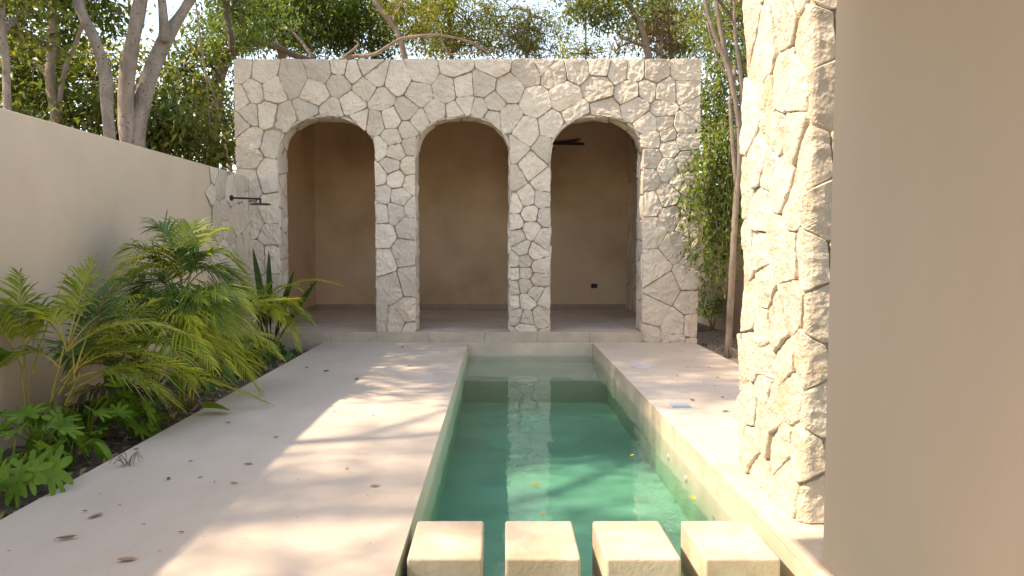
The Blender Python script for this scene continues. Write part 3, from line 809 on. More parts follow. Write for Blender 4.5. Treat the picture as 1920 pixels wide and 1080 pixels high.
# far wood: one mass
cl = []; sg = []
for k in range(420):
    x = nr.uniform(-24, 20); y = nr.uniform(24, 36)
    top = 7.5 if x < -3 else (4.5 if x < 6 else 7.5)
    if x < -5: y = nr.uniform(16, 30)
    z = nr.uniform(0, top + nr.normal(0, .6))
    cl.append((x, y, z)); sg.append(nr.uniform(.45, .9))
for k in range(110):
    cl.append((nr.uniform(6.5, 20), nr.uniform(7, 24), nr.uniform(.5, 6.5))); sg.append(nr.uniform(.4, .8))
v, tr_ = leaf_cloud(np.array(cl), 46000, np.array(sg), .17, nr)
half = nr.integers(0, 3, len(tr_) // 2)
o = raw_mesh('forest', v, tr_, [M['leaf_dark'], M['leaf_mid'], M['leaf_olive']], origin=(0, 28, 0), mi=np.repeat(half, 2))
tag(o, 'distant mass of mixed green jungle foliage', 'forest', kind='stuff')
q = MB()
for k in range(60):
    x = nr.uniform(-22, 16); y = nr.uniform(18, 32); r_ = nr.uniform(.03, .09)
    if -5 < x < 4.5: y += 6
    q.tube([(x, y, -.2), (x + nr.uniform(-.4, .4), y, 2.5), (x + nr.uniform(-.9, .9), y, nr.uniform(4.5, 8))], [r_, r_ * .8, r_ * .4], 6, sub=3)
tag(q.build('forest_trunks', M['bark_pale'], smooth=True), 'many thin trunks standing in the distant jungle', 'forest', kind='stuff')

# sparse high canopy tree out of frame at left: dapples the deck
A = ([Vector((-8.1, 4.35, -.2)), Vector((-8.0, 4.5, 4)), Vector((-8.0, 4.72, 7)), Vector((-7.95, 5.0, 8.6)), Vector((-7.6, 6.6, 9.6)), Vector((-7.6, 8, 10)) ], [.11, .09, .075, .06, .05, .03])
B = ([Vector((-8.0, 4.8, 7.6)), Vector((-7.4, 6.0, 7.8)), Vector((-6.9, 7.0, 7.6)), Vector((-6.6, 8.2, 7.4))], [.05, .04, .035, .02])
tree('tall open crowned tree beyond the wall whose canopy dapples the deck', A[0][0], [A, B],
     [((-7.6, 8.2, 9.0), (2.2, 1.7, 2.4), 28, 4600), ((-6.6, 8.7, 7.0), (1.5, 1.3, 1.1), 14, 1300), ((-6.9, 7.4, 7.0), (1.4, 1.2, 1.2), 12, 1500), ((-7.4, 6.9, 11.0), (1.5, 1.2, 1.2), 16, 1500), ((-6.0, 6.8, 7.2), (1.2, .9, .9), 18, 1500), ((-7.4, 6.4, 9.6), (1.5, 1., 1.6), 24, 2200)], M['bark_pale'], M['leaf_mid'], size=.14)


A = ([Vector((-12.5, 2.4, -.2)), Vector((-12.4, 2.5, 5)), Vector((-12, 2.6, 10)), Vector((-11.6, 2.6, 13))], [.22, .18, .12, .04])
tree('very tall sparse tree far beyond the wall throwing soft flecked shade', A[0][0], [A],
     [((-11.4, 2.0, 11.6), (1.8, 1.6, 1.), 13, 1700), ((-11.2, 3.8, 12.2), (1.7, 1.3, .9), 11, 1400)], M['bark_pale'], M['leaf_mid'], size=.15)


# ------------------------------------------------------------------ palms
def bez(a, b, c_, t): return a * (1 - t) ** 2 + b * 2 * t * (1 - t) + c_ * t * t


def frond(parent, base, tip, lift, leaf, fm_, npair=34, start=.28, fwd=.35, width=.022, rib=.008, droop=.45, name='frond'):
    base = Vector(base); tip = Vector(tip)
    ctrl = base + (tip - base) * .42 + Vector((0, 0, lift))
    m = MB()
    pts = [bez(base, ctrl, tip, k / 12) for k in range(13)]
    m.tube(pts, [rib * (1 - .8 * k / 12) for k in range(13)], 5, 1, sub=1)
    for i in range(npair):
        t = start + (1 - start) * (i + .5) / npair
        p_ = bez(base, ctrl, tip, t); tg = (bez(base, ctrl, tip, min(1, t + .02)) - bez(base, ctrl, tip, t - .02)).normalized()
        sd_ = tg.cross(Vector((0, 0, 1)))
        if sd_.length < .15: sd_ = Vector((1, 0, 0))
        sd_.normalize(); up = sd_.cross(tg)
        q_ = (t - start) / (1 - start)
        ll = 1.32 * leaf * (.55 + .45 * sin(pi * min(1, q_ * 1.25 + .12))) * (1 - .55 * q_ ** 3) * rnd.uniform(.88, 1.08)
        ang = radians(62 - 34 * q_) + rnd.uniform(-.08, .08)
        for s_ in (-1, 1):
            dv = (sd_ * s_ * sin(ang) + tg * (cos(ang) + fwd * .3) + up * (.28 + rnd.uniform(-.12, .12))).normalized()
            wv = (tg - dv * tg.dot(dv)).normalized()
            w_ = width * rnd.uniform(.8, 1.1) * (1 - .4 * q_)
            dr = droop * rnd.uniform(.6, 1.4)
            vs = []
            for (k, wk) in ((0, .45), (.3, 1.), (.65, .8), (1., 0)):
                c_ = p_ + dv * ll * k + Vector((0, 0, -1)) * ll * dr * k * k
                if wk: vs += [c_ + wv * w_ * wk * .5, c_ - wv * w_ * wk * .5]
                else: vs.append(c_)
            m.add(vs, [(0, 1, 3, 2), (2, 3, 5, 4), (4, 5, 6)], 0)
    return m.build(name, [M[fm_], M['palm_rib']], parent, smooth=False)


def cane(parent, pts, rad):
    m = MB(); m.tube(pts, [r * .68 for r in rad], 8, sub=4); return m.build('cane', M['palm_rib'], parent, smooth=True)


# near palm: yellow canes by the wall
pb = G(80, 850, -.13)
palmB = thing('areca_palm', pb, 'areca palm with bright yellow canes nearest the left foreground', 'palm', 'areca palms in the planting bed')
D0 = pb.y
for (x0, x1, y1, r) in ((66, 40, 700, .018), (78, 120, 650, .017), (86, 150, 700, .015), (72, 100, 740, .014), (84, 130, 740, .013), (60, 55, 690, .012)):
    cane(palmB, [P(x0, 850, D0), P((x0 + x1) / 2 - 3, (850 + y1) / 2, D0), P(x1, y1, D0)], [r, r * .8, r * .55])
B_ = [  # start, tip, lift, leaflet length, colour
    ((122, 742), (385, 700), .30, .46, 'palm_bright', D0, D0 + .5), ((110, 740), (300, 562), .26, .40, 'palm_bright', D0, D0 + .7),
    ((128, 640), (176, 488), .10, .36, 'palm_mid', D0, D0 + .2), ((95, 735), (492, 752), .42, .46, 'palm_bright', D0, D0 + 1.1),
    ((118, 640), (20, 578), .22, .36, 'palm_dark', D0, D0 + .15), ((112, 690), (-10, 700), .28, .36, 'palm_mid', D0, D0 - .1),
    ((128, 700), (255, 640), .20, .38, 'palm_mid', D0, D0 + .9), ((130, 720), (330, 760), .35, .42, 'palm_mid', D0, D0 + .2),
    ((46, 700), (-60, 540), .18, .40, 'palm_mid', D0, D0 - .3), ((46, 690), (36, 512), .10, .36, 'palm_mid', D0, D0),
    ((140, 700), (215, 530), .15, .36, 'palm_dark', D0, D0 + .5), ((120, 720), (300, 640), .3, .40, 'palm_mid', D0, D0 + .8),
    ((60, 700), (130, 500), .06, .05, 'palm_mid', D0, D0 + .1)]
for (a, b_, lf, ln, mk, da, db) in B_: frond(palmB, P(*a, da), P(*b_, db), lf, ln, mk, npair=27 if ln > .1 else 16)
# far palm
pa = G(347, 768, -.13); DA = pa.y
palmA = thing('areca_palm', pa, 'taller dark green areca palm against the wall beside the shower', 'palm', 'areca palms in the planting bed')
for (x0, x1, y1, r) in ((335, 338, 560, .018), (345, 340, 500, .02), (352, 372, 560, .017), (340, 318, 570, .015), (358, 392, 590, .016)):
    cane(palmA, [P(x0, 766, DA), P((x0 + x1) / 2, (733 + y1) / 2, DA), P(x1, y1, DA)], [r, r * .85, r * .6])
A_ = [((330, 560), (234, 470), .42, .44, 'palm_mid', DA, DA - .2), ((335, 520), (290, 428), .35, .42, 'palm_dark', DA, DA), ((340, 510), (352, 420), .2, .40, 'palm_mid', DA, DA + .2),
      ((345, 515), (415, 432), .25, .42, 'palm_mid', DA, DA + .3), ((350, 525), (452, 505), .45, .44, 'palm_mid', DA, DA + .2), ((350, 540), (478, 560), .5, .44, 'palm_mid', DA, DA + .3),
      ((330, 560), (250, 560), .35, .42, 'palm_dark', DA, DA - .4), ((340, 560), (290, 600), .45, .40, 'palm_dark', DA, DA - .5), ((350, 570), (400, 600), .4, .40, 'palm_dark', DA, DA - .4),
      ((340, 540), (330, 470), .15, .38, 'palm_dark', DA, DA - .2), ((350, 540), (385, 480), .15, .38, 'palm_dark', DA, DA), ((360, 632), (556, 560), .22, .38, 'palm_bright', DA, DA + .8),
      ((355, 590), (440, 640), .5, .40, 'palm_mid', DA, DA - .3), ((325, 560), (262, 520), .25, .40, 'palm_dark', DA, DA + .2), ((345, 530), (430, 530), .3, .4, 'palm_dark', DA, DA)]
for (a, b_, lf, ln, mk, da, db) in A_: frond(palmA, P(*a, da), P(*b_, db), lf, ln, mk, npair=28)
# third palm, low, between the two and reaching over the deck
pc = G(395, 700, -.13); DC = pc.y
palmC = thing('areca_palm', pc, 'low yellow green areca palm whose fronds reach over the deck edge', 'palm', 'areca palms in the planting bed')
for (x0, x1, y1, r) in ((390, 380, 640, .015), (398, 410, 640, .015)):
    cane(palmC, [P(x0, 705, DC), P((x0 + x1) / 2, (705 + y1) / 2, DC), P(x1, y1, DC)], [r, r * .85, r * .6])
C_ = [((385, 660), (492, 742), .5, .36, 'palm_bright', DC, DC - .6), ((385, 650), (300, 680), .45, .38, 'palm_bright', DC, DC - .8), ((400, 650), (480, 690), .4, .36, 'palm_bright', DC, DC - .3),
      ((390, 650), (380, 720), .5, .36, 'palm_mid', DC, DC - 1.), ((400, 650), (455, 590), .2, .34, 'palm_mid', DC, DC + .5), ((380, 650), (320, 610), .3, .36, 'palm_mid', DC, DC - .2),
      ((395, 660), (420, 770), .5, .34, 'palm_mid', DC, DC - 1.1)]
for (a, b_, lf, ln, mk, da, db) in C_: frond(palmC, P(*a, da), P(*b_, db), lf, ln, mk, npair=26)
frond(palmC, P(330, 735, DC - .9), P(372, 826, DC - 2.0), .25, .16, 'palm_dark', npair=22)
# fourth, by the pavilion corner, arching into the left arch
pd_ = Vector((-3.42, 10.9, -.13)); DD = pd_.y
palmD = thing('areca_palm', pd_, 'slim areca palm at the pavilion corner arching into the left arch', 'palm', 'areca palms in the planting bed')
for (x0, x1, y1, r) in ((494, 486, 585, .013), (500, 498, 585, .013)):
    cane(palmD, [P(x0, 675, DD), P((x0 + x1) / 2, (675 + y1) / 2, DD), P(x1, y1, DD)], [r, r * .85, r * .6])
D_ = [((484, 585), (640, 536), .5, .26, 'palm_bright', DD, DD - .2), ((490, 590), (592, 612), .42, .28, 'palm_mid', DD, DD - .2), ((494, 590), (560, 655), .5, .28, 'palm_bright', DD, DD - .4),
      ((484, 590), (440, 600), .35, .28, 'palm_mid', DD, DD - .3), ((490, 585), (510, 530), .15, .26, 'palm_mid', DD, DD), ((490, 585), (562, 580), .35, .26, 'palm_bright', DD, DD - .3), ((484, 590), (450, 540), .2, .28, 'palm_mid', DD, DD)]
for (a, b_, lf, ln, mk, da, db) in D_: frond(palmD, P(*a, da), P(*b_, db), lf, ln, mk, npair=24)


def more_fronds(pt, hubs, n, lo, hi, cols, seed, leaf=.30, bias=(0, 0)):
    r_ = random.Random(seed)
    for i in range(n):
        h = Vector(r_.choice(hubs)); a = r_.uniform(0, 2 * pi); L_ = r_.uniform(lo, hi)
        dx, dy = cos(a) * L_ * .8 + bias[0] * L_, sin(a) * L_ * .8 + bias[1] * L_
        if h.x + dx < -3.7: dx = -3.7 - h.x + r_.uniform(0, .1); dy *= 1.25
        if h.x + dx > -2.35: dx = -2.35 - h.x
        frond(pt, h, h + Vector((dx, dy, L_ * r_.uniform(-.25, .55))), L_ * r_.uniform(.35, .7), leaf * r_.uniform(.8, 1.15), r_.choice(cols), npair=25, start=.22)


more_fronds(palmA, [P(338, 560, DA), P(340, 520, DA), P(372, 570, DA), P(350, 600, DA), P(330, 610, DA)], 13, .6, 1.0, ('palm_mid', 'palm_dark', 'palm_mid', 'palm_bright'), 1, .32, (.15, -.1))
more_fronds(palmB, [P(115, 715, D0), P(140, 715, D0), P(125, 660, D0)], 7, .6, 1.0, ('palm_mid', 'palm_bright', 'palm_dark'), 2, .32, (.45, .35))
more_fronds(palmC, [P(382, 650, DC), P(405, 650, DC), P(390, 690, DC)], 12, .5, .95, ('palm_bright', 'palm_mid', 'palm_bright'), 3, .30, (.35, -.4))
more_fronds(palmD, [P(488, 590, DD), P(497, 600, DD)], 12, .45, .8, ('palm_bright', 'palm_mid'), 4, .24, (.2, -.2))
for (hb, tx, ty, td) in ((P(120, 760, D0), 250, 715, D0 + .9), (P(125, 740, D0), 290, 735, D0 + 1.2), (P(110, 770, D0), 200, 770, D0 + .5)):
    frond(palmB, hb, P(tx, ty, td), .12, .22, 'palm_dry', npair=20, droop=.9, name='dead_frond')
frond(palmC, P(390, 680, DC), P(330, 745, DC - 1.2), .2, .22, 'palm_dry', npair=20, droop=.9, name='dead_frond')
# middle palm between the near and the far clump
pe = Vector((-3.45, 7.2, -.13))
palmE = thing('areca_palm', pe, 'bushy bright areca palm in the middle of the bed', 'palm', 'areca palms in the planting bed')
for k in range(5): cane(palmE, [pe + Vector((.03 * k - .06, .02 * k, 0)), pe + Vector((.05 * k - .1, .02 * k, .3)), pe + Vector((.07 * k - .12, .03 * k, .55 + .06 * k))], [.014, .012, .008])
HE = [pe + Vector((0, 0, .6)), pe + Vector((.1, .05, .75)), pe + Vector((-.08, 0, .5))]
for (tx, ty, td, lf, mk) in ((492, 745, 7.4, .7, 'palm_bright'), (440, 700, 7.0, .8, 'palm_bright'), (400, 690, 6.5, .7, 'palm_bright'), (360, 730, 6.2, .6, 'palm_mid'), (300, 560, 7.4, .35, 'palm_bright'), (330, 600, 7.8, .3, 'palm_mid')):
    frond(palmE, rnd.choice(HE), P(tx, ty, td), lf, .34, mk, npair=28)
more_fronds(palmE, HE, 9, .55, 1.0, ('palm_bright', 'palm_mid', 'palm_mid'), 6, .32, (.25, -.15))


# ------------------------------------------------------------------ broad and lobed leaves
def blade(m, base, dirv, length, width, lobes=0, droop=.35, fold=.25, mi=0, nseg=72, roll=0.):
    """a flat leaf blade, outline by rings round its midrib; lobes cut it deeply"""
    dv = Vector(dirv).normalized(); s_ = dv.cross(Vector((0, 0, 1)))
    if s_.length < .1: s_ = Vector((1, 0, 0))
    s_.normalize(); up = s_.cross(dv)
    if roll:
        s_, up = s_ * cos(roll) + up * sin(roll), up * cos(roll) - s_ * sin(roll)
    out_ = []
    for k in range(nseg):
        a = 2 * pi * k / nseg                        # 0 at tip
        y = .5 + .5 * cos(a); x = .5 * sin(a) * (1 - .28 * y) * 1.25
        f = 1.
        if lobes:
            f = .40 + .60 * abs(cos(a * lobes * .5 + .15 * sin(3 * a))) ** 1.15
            if abs(a - pi) < .25: f = .25
        out_.append((x * f, .45 + (y - .45) * f))
    vs = []; fs = []
    R_ = (1., .66, .33)
    for r in R_:
        for (x, y) in out_:
            xx, yy = x * r, .45 + (y - .45) * r
            vs.append(Vector(base) + s_ * xx * width + dv * yy * length + up * (abs(xx) * fold * width) - Vector((0, 0, 1)) * droop * length * yy * yy)
    n = nseg
    for k in range(2):
        for i in range(n): fs.append((k * n + i, k * n + (i + 1) % n, (k + 1) * n + (i + 1) % n, (k + 1) * n + i))
    vs.append(Vector(base) + dv * .45 * length - Vector((0, 0, 1)) * droop * length * .2)
    for i in range(n): fs.append((2 * n + i, 2 * n + (i + 1) % n, 3 * n))
    m.add(vs, fs, mi)


def leafy_plant(label, cat, base, n, h, spread, ln, wd, lobes, mk, group=None, name='philodendron', seed=0, towards=None, minh=.35):
    r_ = random.Random(seed); t = thing(name, base, label, cat, group)
    for i in range(n):
        a = 2 * pi * i / n + r_.uniform(-.4, .4); hh = h * r_.uniform(minh, 1.); sp = spread * r_.uniform(.4, 1.)
        dx, dy = cos(a) * sp, sin(a) * sp
        if towards: dx += towards[0] * r_.uniform(.2, 1); dy += towards[1] * r_.uniform(.2, 1)
        if base.x + dx < -3.82 + ln * .3: dx = -3.82 + ln * .3 - base.x
        b_ = Vector(base); e = b_ + Vector((dx, dy, hh))
        m = MB(); m.tube([b_, b_ + Vector((dx * .3, dy * .3, hh * .7)), e], [.008, .007, .005], 5, 1, sub=3)
        dv = Vector((dx, dy, -.02 + r_.uniform(-.25, .2)))
        if dv.length < .05: dv = Vector((cos(a), sin(a), 0))
        blade(m, e, dv, ln * r_.uniform(.7, 1.15), wd * r_.uniform(.75, 1.1), lobes, r_.uniform(.15, .75), r_.uniform(.1, .5), roll=r_.uniform(-.7, .7))
        m.build('leaf', [M[mk], M['lobed']], t)
    return t


GP = 'lobed philodendrons along the bed edge'
leafy_plant('lobed philodendron at the lower left corner of the bed', 'plant', G(25, 950, -.13), 17, .40, .26, .27, .26, 9, 'lobed', GP, seed=1)
leafy_plant('lobed philodendron below the yellow palm canes', 'plant', G(75, 885, -.13), 16, .42, .24, .27, .25, 9, 'lobed', GP, seed=2)
leafy_plant('lobed philodendron right of the yellow canes with upright leaves', 'plant', G(165, 850, -.13), 15, .48, .24, .27, .25, 10, 'lobed', GP, seed=3)
leafy_plant('lobed philodendron on the bed edge above the dry twig', 'plant', G(245, 825, -.13), 14, .40, .22, .25, .24, 9, 'lobed', GP, seed=4)
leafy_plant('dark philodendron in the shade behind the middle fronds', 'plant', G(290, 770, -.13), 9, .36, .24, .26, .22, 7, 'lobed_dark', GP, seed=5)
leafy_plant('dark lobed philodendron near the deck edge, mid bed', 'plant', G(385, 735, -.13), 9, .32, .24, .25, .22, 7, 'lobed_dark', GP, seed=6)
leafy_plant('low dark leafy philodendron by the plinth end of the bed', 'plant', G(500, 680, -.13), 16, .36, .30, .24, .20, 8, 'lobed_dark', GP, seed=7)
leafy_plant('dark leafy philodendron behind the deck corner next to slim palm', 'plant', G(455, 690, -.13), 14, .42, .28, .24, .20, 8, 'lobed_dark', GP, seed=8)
leafy_plant('rounded broad leaved plant between the philodendrons', 'plant', G(205, 790, -.13), 7, .52, .2, .24, .19, 0, 'lobed_dark', name='broadleaf_plant', seed=9)
leafy_plant('yellow green broad leaved plant lying over the bed edge', 'plant', G(130, 890, -.13), 6, .30, .24, .26, .13, 0, 'lobed', name='broadleaf_plant', seed=12)
# big leaf reaching in at the left edge
t = thing('broadleaf_plant', G(-40, 830, -.13), 'plant with one big bright leaf reaching in at the left edge', 'plant')
m = MB(); b_ = WORLD[t.name]; e = P(-60, 690, 5.6); m.tube([b_, (b_ + e) / 2 + Vector((-.03, 0, .1)), e], [.012, .01, .008], 6)
blade(m, e, P(30, 635, 5.5) - e, .40, .22, 0, .1, .3, roll=.7); m.build('leaf', M['lobed'], t)

# strap leaved plant by the shower corner
sb = Vector((-3.45, 11.25, -.13))
t = thing('strap_plant', sb, 'plant with long dark upright strap leaves at the stone corner', 'plant')
for (tx, ty, dz, w_) in ((474, 466, 0, .12), (504, 470, -.1, .10), (552, 506, -.2, .10), (596, 524, -.3, .09), (450, 520, -.2, .10), (540, 560, -.4, .10), (480, 520, -.3, .1)):
    tip = P(tx, ty, sb.y + dz); m = MB()
    ctrl = sb + (tip - sb) * .55 + Vector((0, 0, .12)); n_ = 10
    sv = (tip - sb).cross(Vector((0, 1, 0))).normalized(); sv = (sv + Vector((0, .25, 0))).normalized()
    vs = []; fs = []
    for k in range(n_ + 1):
        tt = k / n_; c_ = bez(sb, ctrl, tip, tt); wk = w_ * (.16 + .84 * sin(pi * min(1, max(0, (tt - .25) / .75)) ** .8) if tt > .25 else .16) * .5
        if k == n_: wk = .002
        vs += [c_ + sv * wk + Vector((0, -.3 * wk, 0)), c_, c_ - sv * wk + Vector((0, -.3 * wk, 0))]
    for k in range(n_): fs += [(3 * k, 3 * k + 1, 3 * k + 4, 3 * k + 3), (3 * k + 1, 3 * k + 2, 3 * k + 5, 3 * k + 4)]
    m.add(vs, fs); m.build('leaf', M['strap'], t, smooth=True)

# leaf litter in the bed and the yard
v, tr_ = leaf_cloud(np.stack([nr.uniform(-3.8, -2.85, 900), nr.uniform(2.5, 11.4, 900), np.full(900, -.085)], 1), 1500, .03, .07, nr, droop=0)
v[:, 2] = np.clip(v[:, 2], -.12, -.05)
tag(raw_mesh('leaf_litter', v, tr_, M['dry'], origin=(-3.3, 7, -.12)), 'dry brown leaf litter under the plants in the bed', 'leaf litter', kind='stuff')
v, tr_ = leaf_cloud(np.stack([nr.uniform(3.15, 5, 300), nr.uniform(8, 15, 300), np.full(300, -.08)], 1), 420, .03, .07, nr, droop=0)
v[:, 2] = np.clip(v[:, 2], -.11, -.05)
tag(raw_mesh('leaf_litter', v, tr_, M['dry_dark'], origin=(4, 11, -.12)), 'dry leaf litter over the gravel right of the pavilion', 'leaf litter', kind='stuff')

# vine curtain right of the pavilion
vine = thing('hanging_vine', P(1345, 330, 11.0), 'curtain of small leaved green vine hanging over the pavilion right corner', 'vine')
r_ = random.Random(4); stm = MB(); cl = []
for k in range(52):
    x0 = r_.uniform(1312, 1388); y0 = r_.uniform(225, 330); ln = r_.uniform(60, 250) if x0 > 1325 else r_.uniform(60, 180)
    x1 = x0 + r_.uniform(-22, 10); d0 = r_.uniform(10.9, 11.5)
    pts = [P(x0 + (x1 - x0) * s_ + r_.uniform(-6, 6), y0 + ln * s_, d0) for s_ in (0, .35, .7, 1)]
    stm.tube(pts, [.006, .005, .004, .003], 4, sub=3)
    for s_ in np.linspace(0, 1, int(ln / 7)): cl.append(P(x0 + (x1 - x0) * s_, y0 + ln * s_, d0))
for pxs in ([(1345, 300), (1310, 320), (1285, 370), (1276, 430)], [(1340, 330), (1305, 380), (1280, 390)], [(1335, 350), (1300, 400), (1290, 470), (1305, 480)], [(1350, 400), (1335, 500), (1322, 570), (1318, 585)], [(1365, 400), (1340, 480), (1330, 545)], [(1340, 300), (1300, 295), (1275, 330)]):
    pts = [P(x, y, 11.35) for x, y in pxs]
    stm.tube(pts, [.007] * (len(pts) - 1) + [.003], 5, sub=4)
    for i in range(len(pts) - 1):
        for s_ in np.linspace(0, 1, 9): cl.append(pts[i] * (1 - s_) + pts[i + 1] * s_)
cl = np.array([tuple(c_) for c_ in cl])
stm.build('stem', M['liana'], vine)
v, tr_ = leaf_cloud(cl, int(len(cl) * 4.2), .07, .075, nr, droop=.7, aspect=.6)
raw_mesh('foliage', v, tr_, M['vine_leaf'], vine)
# ground fern beyond the gap
t = thing('palm_bush', G(1335, 620, -.13), 'low dark palm bush on the gravel behind the pavilion corner', 'plant')
b_ = WORLD[t.name]
for k in range(9):
    a = 2 * pi * k / 9; frond(t, b_, b_ + Vector((cos(a) * .5, sin(a) * .5, .45 + .25 * (k % 3))), .35, .26, 'palm_dark', npair=20)
# dry roots and twigs at the tree's foot
q = MB()
for k in range(14):
    a = r_.uniform(0, 2 * pi); e = bx + Vector((cos(a) * r_.uniform(.1, .3), sin(a) * .3, r_.uniform(.0, .03)))
    q.tube([bx + Vector((cos(a) * .05, sin(a) * .05, .16)), (bx + e) / 2 + Vector((0, 0, .12)), e], [.008, .007, .004], 4, sub=3)
tag(q.build('dry_twigs', M['palm_dry']), 'tangle of dry twigs at the foot of the slender tree', 'twigs')


# ------------------------------------------------------------------ fallen leaves and litter on the deck
def dry_leaf(name, m_, length, width, curl, lift):
    b_ = MB(); n_ = 8; vs = []; fs = []
    for k in range(n_ + 1):
        t_ = k / n_; y = (t_ - .5) * length; w_ = width * .5 * sin(pi * (t_ * .92 + .04)) ** .8; z = lift * (2 * t_ - 1) ** 2 + .004
        vs += [(-w_, y, z + curl * w_), (-w_ * .5, y, z + curl * w_ * .3), (0, y, z), (w_ * .5, y, z + curl * w_ * .3), (w_, y, z + curl * w_ * 1.2)]
    for k in range(n_):
        for i in range(4): fs.append((5 * k + i, 5 * k + i + 1, 5 * k + i + 6, 5 * k + i + 5))
    b_.add(vs, fs)
    b_.tube([(0, -length * .5, lift + .004), (.004, -length * .62, .006)], [.0018, .0012], 4, sub=1)
    me_o = b_.build(name, m_, origin=(0, 0, 0), smooth=True)
    return me_o


protos = {}
r_ = random.Random(3)


def put_leaf(px, py, mk, L_, label, group, z=.001, rot=None, name='fallen_leaf', x=None, surf=0.):
    kv = (mk, round(L_, 2), r_.randint(0, 1))
    if kv not in protos:
        o_ = dry_leaf(name, M[mk], L_, L_ * (.36 if kv[2] else .44), .7 if kv[2] else .3, L_ * (.10 if kv[2] else .05)); protos[kv] = o_
    else:
        o_ = protos[kv].copy(); COL.objects.link(o_)
    p_ = G(px, py, surf); o_.location = (p_.x, p_.y, surf + z); o_.rotation_euler = (r_.uniform(-.05, .05), r_.uniform(-.15, .15), r_.uniform(0, 6.28) if rot is None else rot); o_.location.z += L_ * .015
    for k_ in ('label', 'group', 'category'):
        if k_ in o_: del o_[k_]
    return tag(o_, label, 'leaf', group)


GL = 'dry leaves fallen on the deck left of the pool'
GRR = 'dry leaves fallen on the deck right of the pool'
for (px, py, mk, L_, lab, rot) in [
        (180, 969, 'dry', .085, 'curled brown leaf on the left deck, middle of three big ones', -.5),
        (125, 1012, 'dry', .095, 'long brown leaf on the left deck closest to the bed', -1.2),
        (237, 1052, 'dry', .085, 'broad brown leaf at the bottom edge of the left deck', 1.8),
        (316, 899, 'dry_dark', .05, 'small dark leaf left of the reddish one, mid deck', None),
        (438, 908, 'dry', .05, 'small reddish brown leaf beside the edge of the sunlit deck', None),
        (702, 913, 'dry', .06, 'orange brown leaf lying in the sun near the pool edge', 1.9),
        (466, 871, 'dry_dark', .06, 'pale grey leaf in the shade near the sunlit edge', None),
        (518, 820, 'fallen_green', .05, 'small yellow green leaf in the shade of the left deck', None),
        (612, 697, 'dry_dark', .09, 'large dark crumpled leaf in the shade of the far left deck', None),
        (669, 712, 'dry_dark', .08, 'dark winged leaf nearest the pool on the shaded far deck', None),
        (575, 690, 'dry_dark', .06, 'dark leaf left of the large crumpled one on far deck', None),
        (768, 687, 'dry', .07, 'brown leaf in a sun fleck by the far pool edge', None),
        (755, 652, 'dry_dark', .07, 'dark leaf standing near the plinth kerb left of pool', None),
        (428, 794, 'dry', .06, 'brown leaf beside the green leaf hanging over deck', None),
        (256, 843, 'dry', .05, 'reddish leaf on the deck rim above the dry twig', None),
        (1298, 751, 'dry_dark', .07, 'dark leaf left of its neighbour near the square cover', None),
        (1360, 772, 'fallen_green', .08, 'olive leaf close to the far foot of the stone pillar', None),
        (1355, 746, 'dry_dark', .05, 'small dark leaf beside the pillar further from the camera', None),
        (1210, 641, 'dry', .07, 'reddish leaf at the plinth kerb right of the pool', None),
        (1256, 643, 'dry_dark', .06, 'dark leaf at the foot of the right pier', None),
        (1345, 708, 'fallen_green', .06, 'yellow green leaf on the far right deck edge', None)]:
    put_leaf(px, py, mk, L_, lab, GL if px < 900 else GRR, rot=rot)
for (px, py) in ((357, 866), (187, 928), (452, 806), (627, 773), (560, 742), (785, 660), (778, 668), (550, 718), (600, 859), (375, 897), (820, 703), (650, 880), (700, 780), (340, 1000), (300, 1035), (560, 900), (590, 680), (520, 735), (402, 905), (15, 1034), (270, 985), (225, 948), (640, 668), (690, 930), (160, 960), (480, 780)):
    put_leaf(px, py, 'dry_dark', r_.choice((.014, .02, .03)), 'tiny dark leaf scrap on the deck left of the pool', 'tiny leaf scraps on the left deck')
for (px, py) in ((1278, 660), (1320, 716), (1240, 662), (1315, 650), (1290, 690), (1270, 705), (1330, 690), (1225, 735), (1200, 660), (1340, 724), (1180, 650), (1260, 720), (1300, 672)):
    put_leaf(px, py, 'dry_dark', r_.choice((.02, .028, .036)), 'tiny dark leaf scrap on the deck right of the pool', 'tiny leaf scraps on the right deck')
GW = 'yellow leaves floating on the pool'
for (px, py, mk, L_, lab) in [(1006, 911, 'fallen_yellow', .085, 'yellow leaf floating above the round floor drain'), (1018, 967, 'fallen_yellow', .055, 'yellow leaf floating just before the stepping blocks'),
                              (1185, 855, 'fallen_yellow', .05, 'yellow leaf floating near the sunlit right pool wall, farthest one'), (1300, 935, 'fallen_yellow', .075, 'orange yellow leaf floating beside the raised slab'),
                              (812, 868, 'dry', .06, 'brown leaf floating against the left pool wall')]:
    put_leaf(px, py, mk, L_, lab, GW, z=.001, surf=-.199)

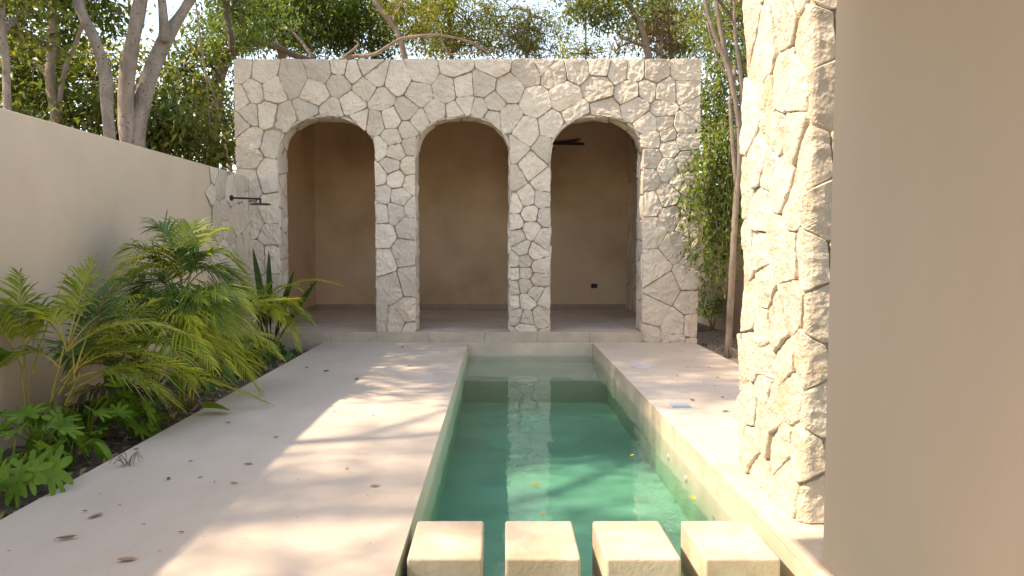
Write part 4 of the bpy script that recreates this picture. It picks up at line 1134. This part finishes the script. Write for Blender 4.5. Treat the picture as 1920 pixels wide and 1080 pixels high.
# green leaf over the deck edge, torn palm tip and twig
t = MB(); p_ = G(402, 778, 0)
blade(t, p_ + Vector((-.12, .05, .05)), (1, -.25, .1), .26, .17, 0, .12, .4, roll=.5)
tag(t.build('fallen_leaf', M['lobed']), 'big bright green leaf bending over onto the deck edge', 'leaf')
t = MB(); p_ = G(240, 874, 0)
for k in range(13):
    a = r_.uniform(0, 2 * pi); L_ = r_.uniform(.06, .13)
    t.tube([p_ + Vector((r_.uniform(-.03, .03), r_.uniform(-.03, .03), .004)), p_ + Vector((cos(a) * L_ * .6, sin(a) * L_ * .5, r_.uniform(.04, .10))), p_ + Vector((cos(a + .6) * L_, sin(a + .6) * L_, r_.uniform(.003, .06)))], [.0025, .0025, .0012], 4, sub=4)
tag(t.build('dry_twig', M['palm_dry']), 'curly dry grey twig cluster lying on the left deck rim', 'twig')

# ------------------------------------------------------------------ sky, sun, camera
wd = bpy.data.worlds.new('World'); sc.world = wd; wd.use_nodes = True
nt = wd.node_tree; bg = nt.nodes['Background']
sk_ = nt.nodes.new('ShaderNodeTexSky'); sk_.sky_type = 'NISHITA'; sk_.sun_disc = False
sk_.sun_elevation = math.asin(SUN.z); sk_.sun_rotation = atan2(SUN.x, SUN.y) % (2 * pi)
sk_.air_density = 1.1; sk_.dust_density = .9; sk_.ozone_density = 1.6
nt.links.new(sk_.outputs[0], bg.inputs['Color']); bg.inputs['Strength'].default_value = .15
sl = bpy.data.lights.new('sun', 'SUN'); sl.energy = 2.45; sl.angle = radians(.8); sl.color = (1., .945, .865)
so = bpy.data.objects.new('sun', sl); COL.objects.link(so); so.rotation_euler = SUN.to_track_quat('Z', 'Y').to_euler(); so.location = SUN * 30

cam = bpy.data.cameras.new('camera'); co = bpy.data.objects.new('camera', cam); COL.objects.link(co)
co.location = (0, 0, CAMZ); co.rotation_euler = (pi / 2 - TH, 0, 0)
cam.sensor_width = 36; cam.lens = 36 * 1400 / 1920; cam.shift_x = 25 / 1920; cam.clip_end = 2000; cam.clip_start = .05
sc.camera = co
sc.view_settings.view_transform = 'Standard'; sc.view_settings.look = 'None'; sc.view_settings.gamma = 1; sc.view_settings.exposure = 1.74
sc.view_settings.use_white_balance = True; sc.view_settings.white_balance_temperature = 8500; sc.view_settings.white_balance_tint = 17
sc.cycles.max_bounces = 10; sc.cycles.diffuse_bounces = 6; sc.cycles.transparent_max_bounces = 12
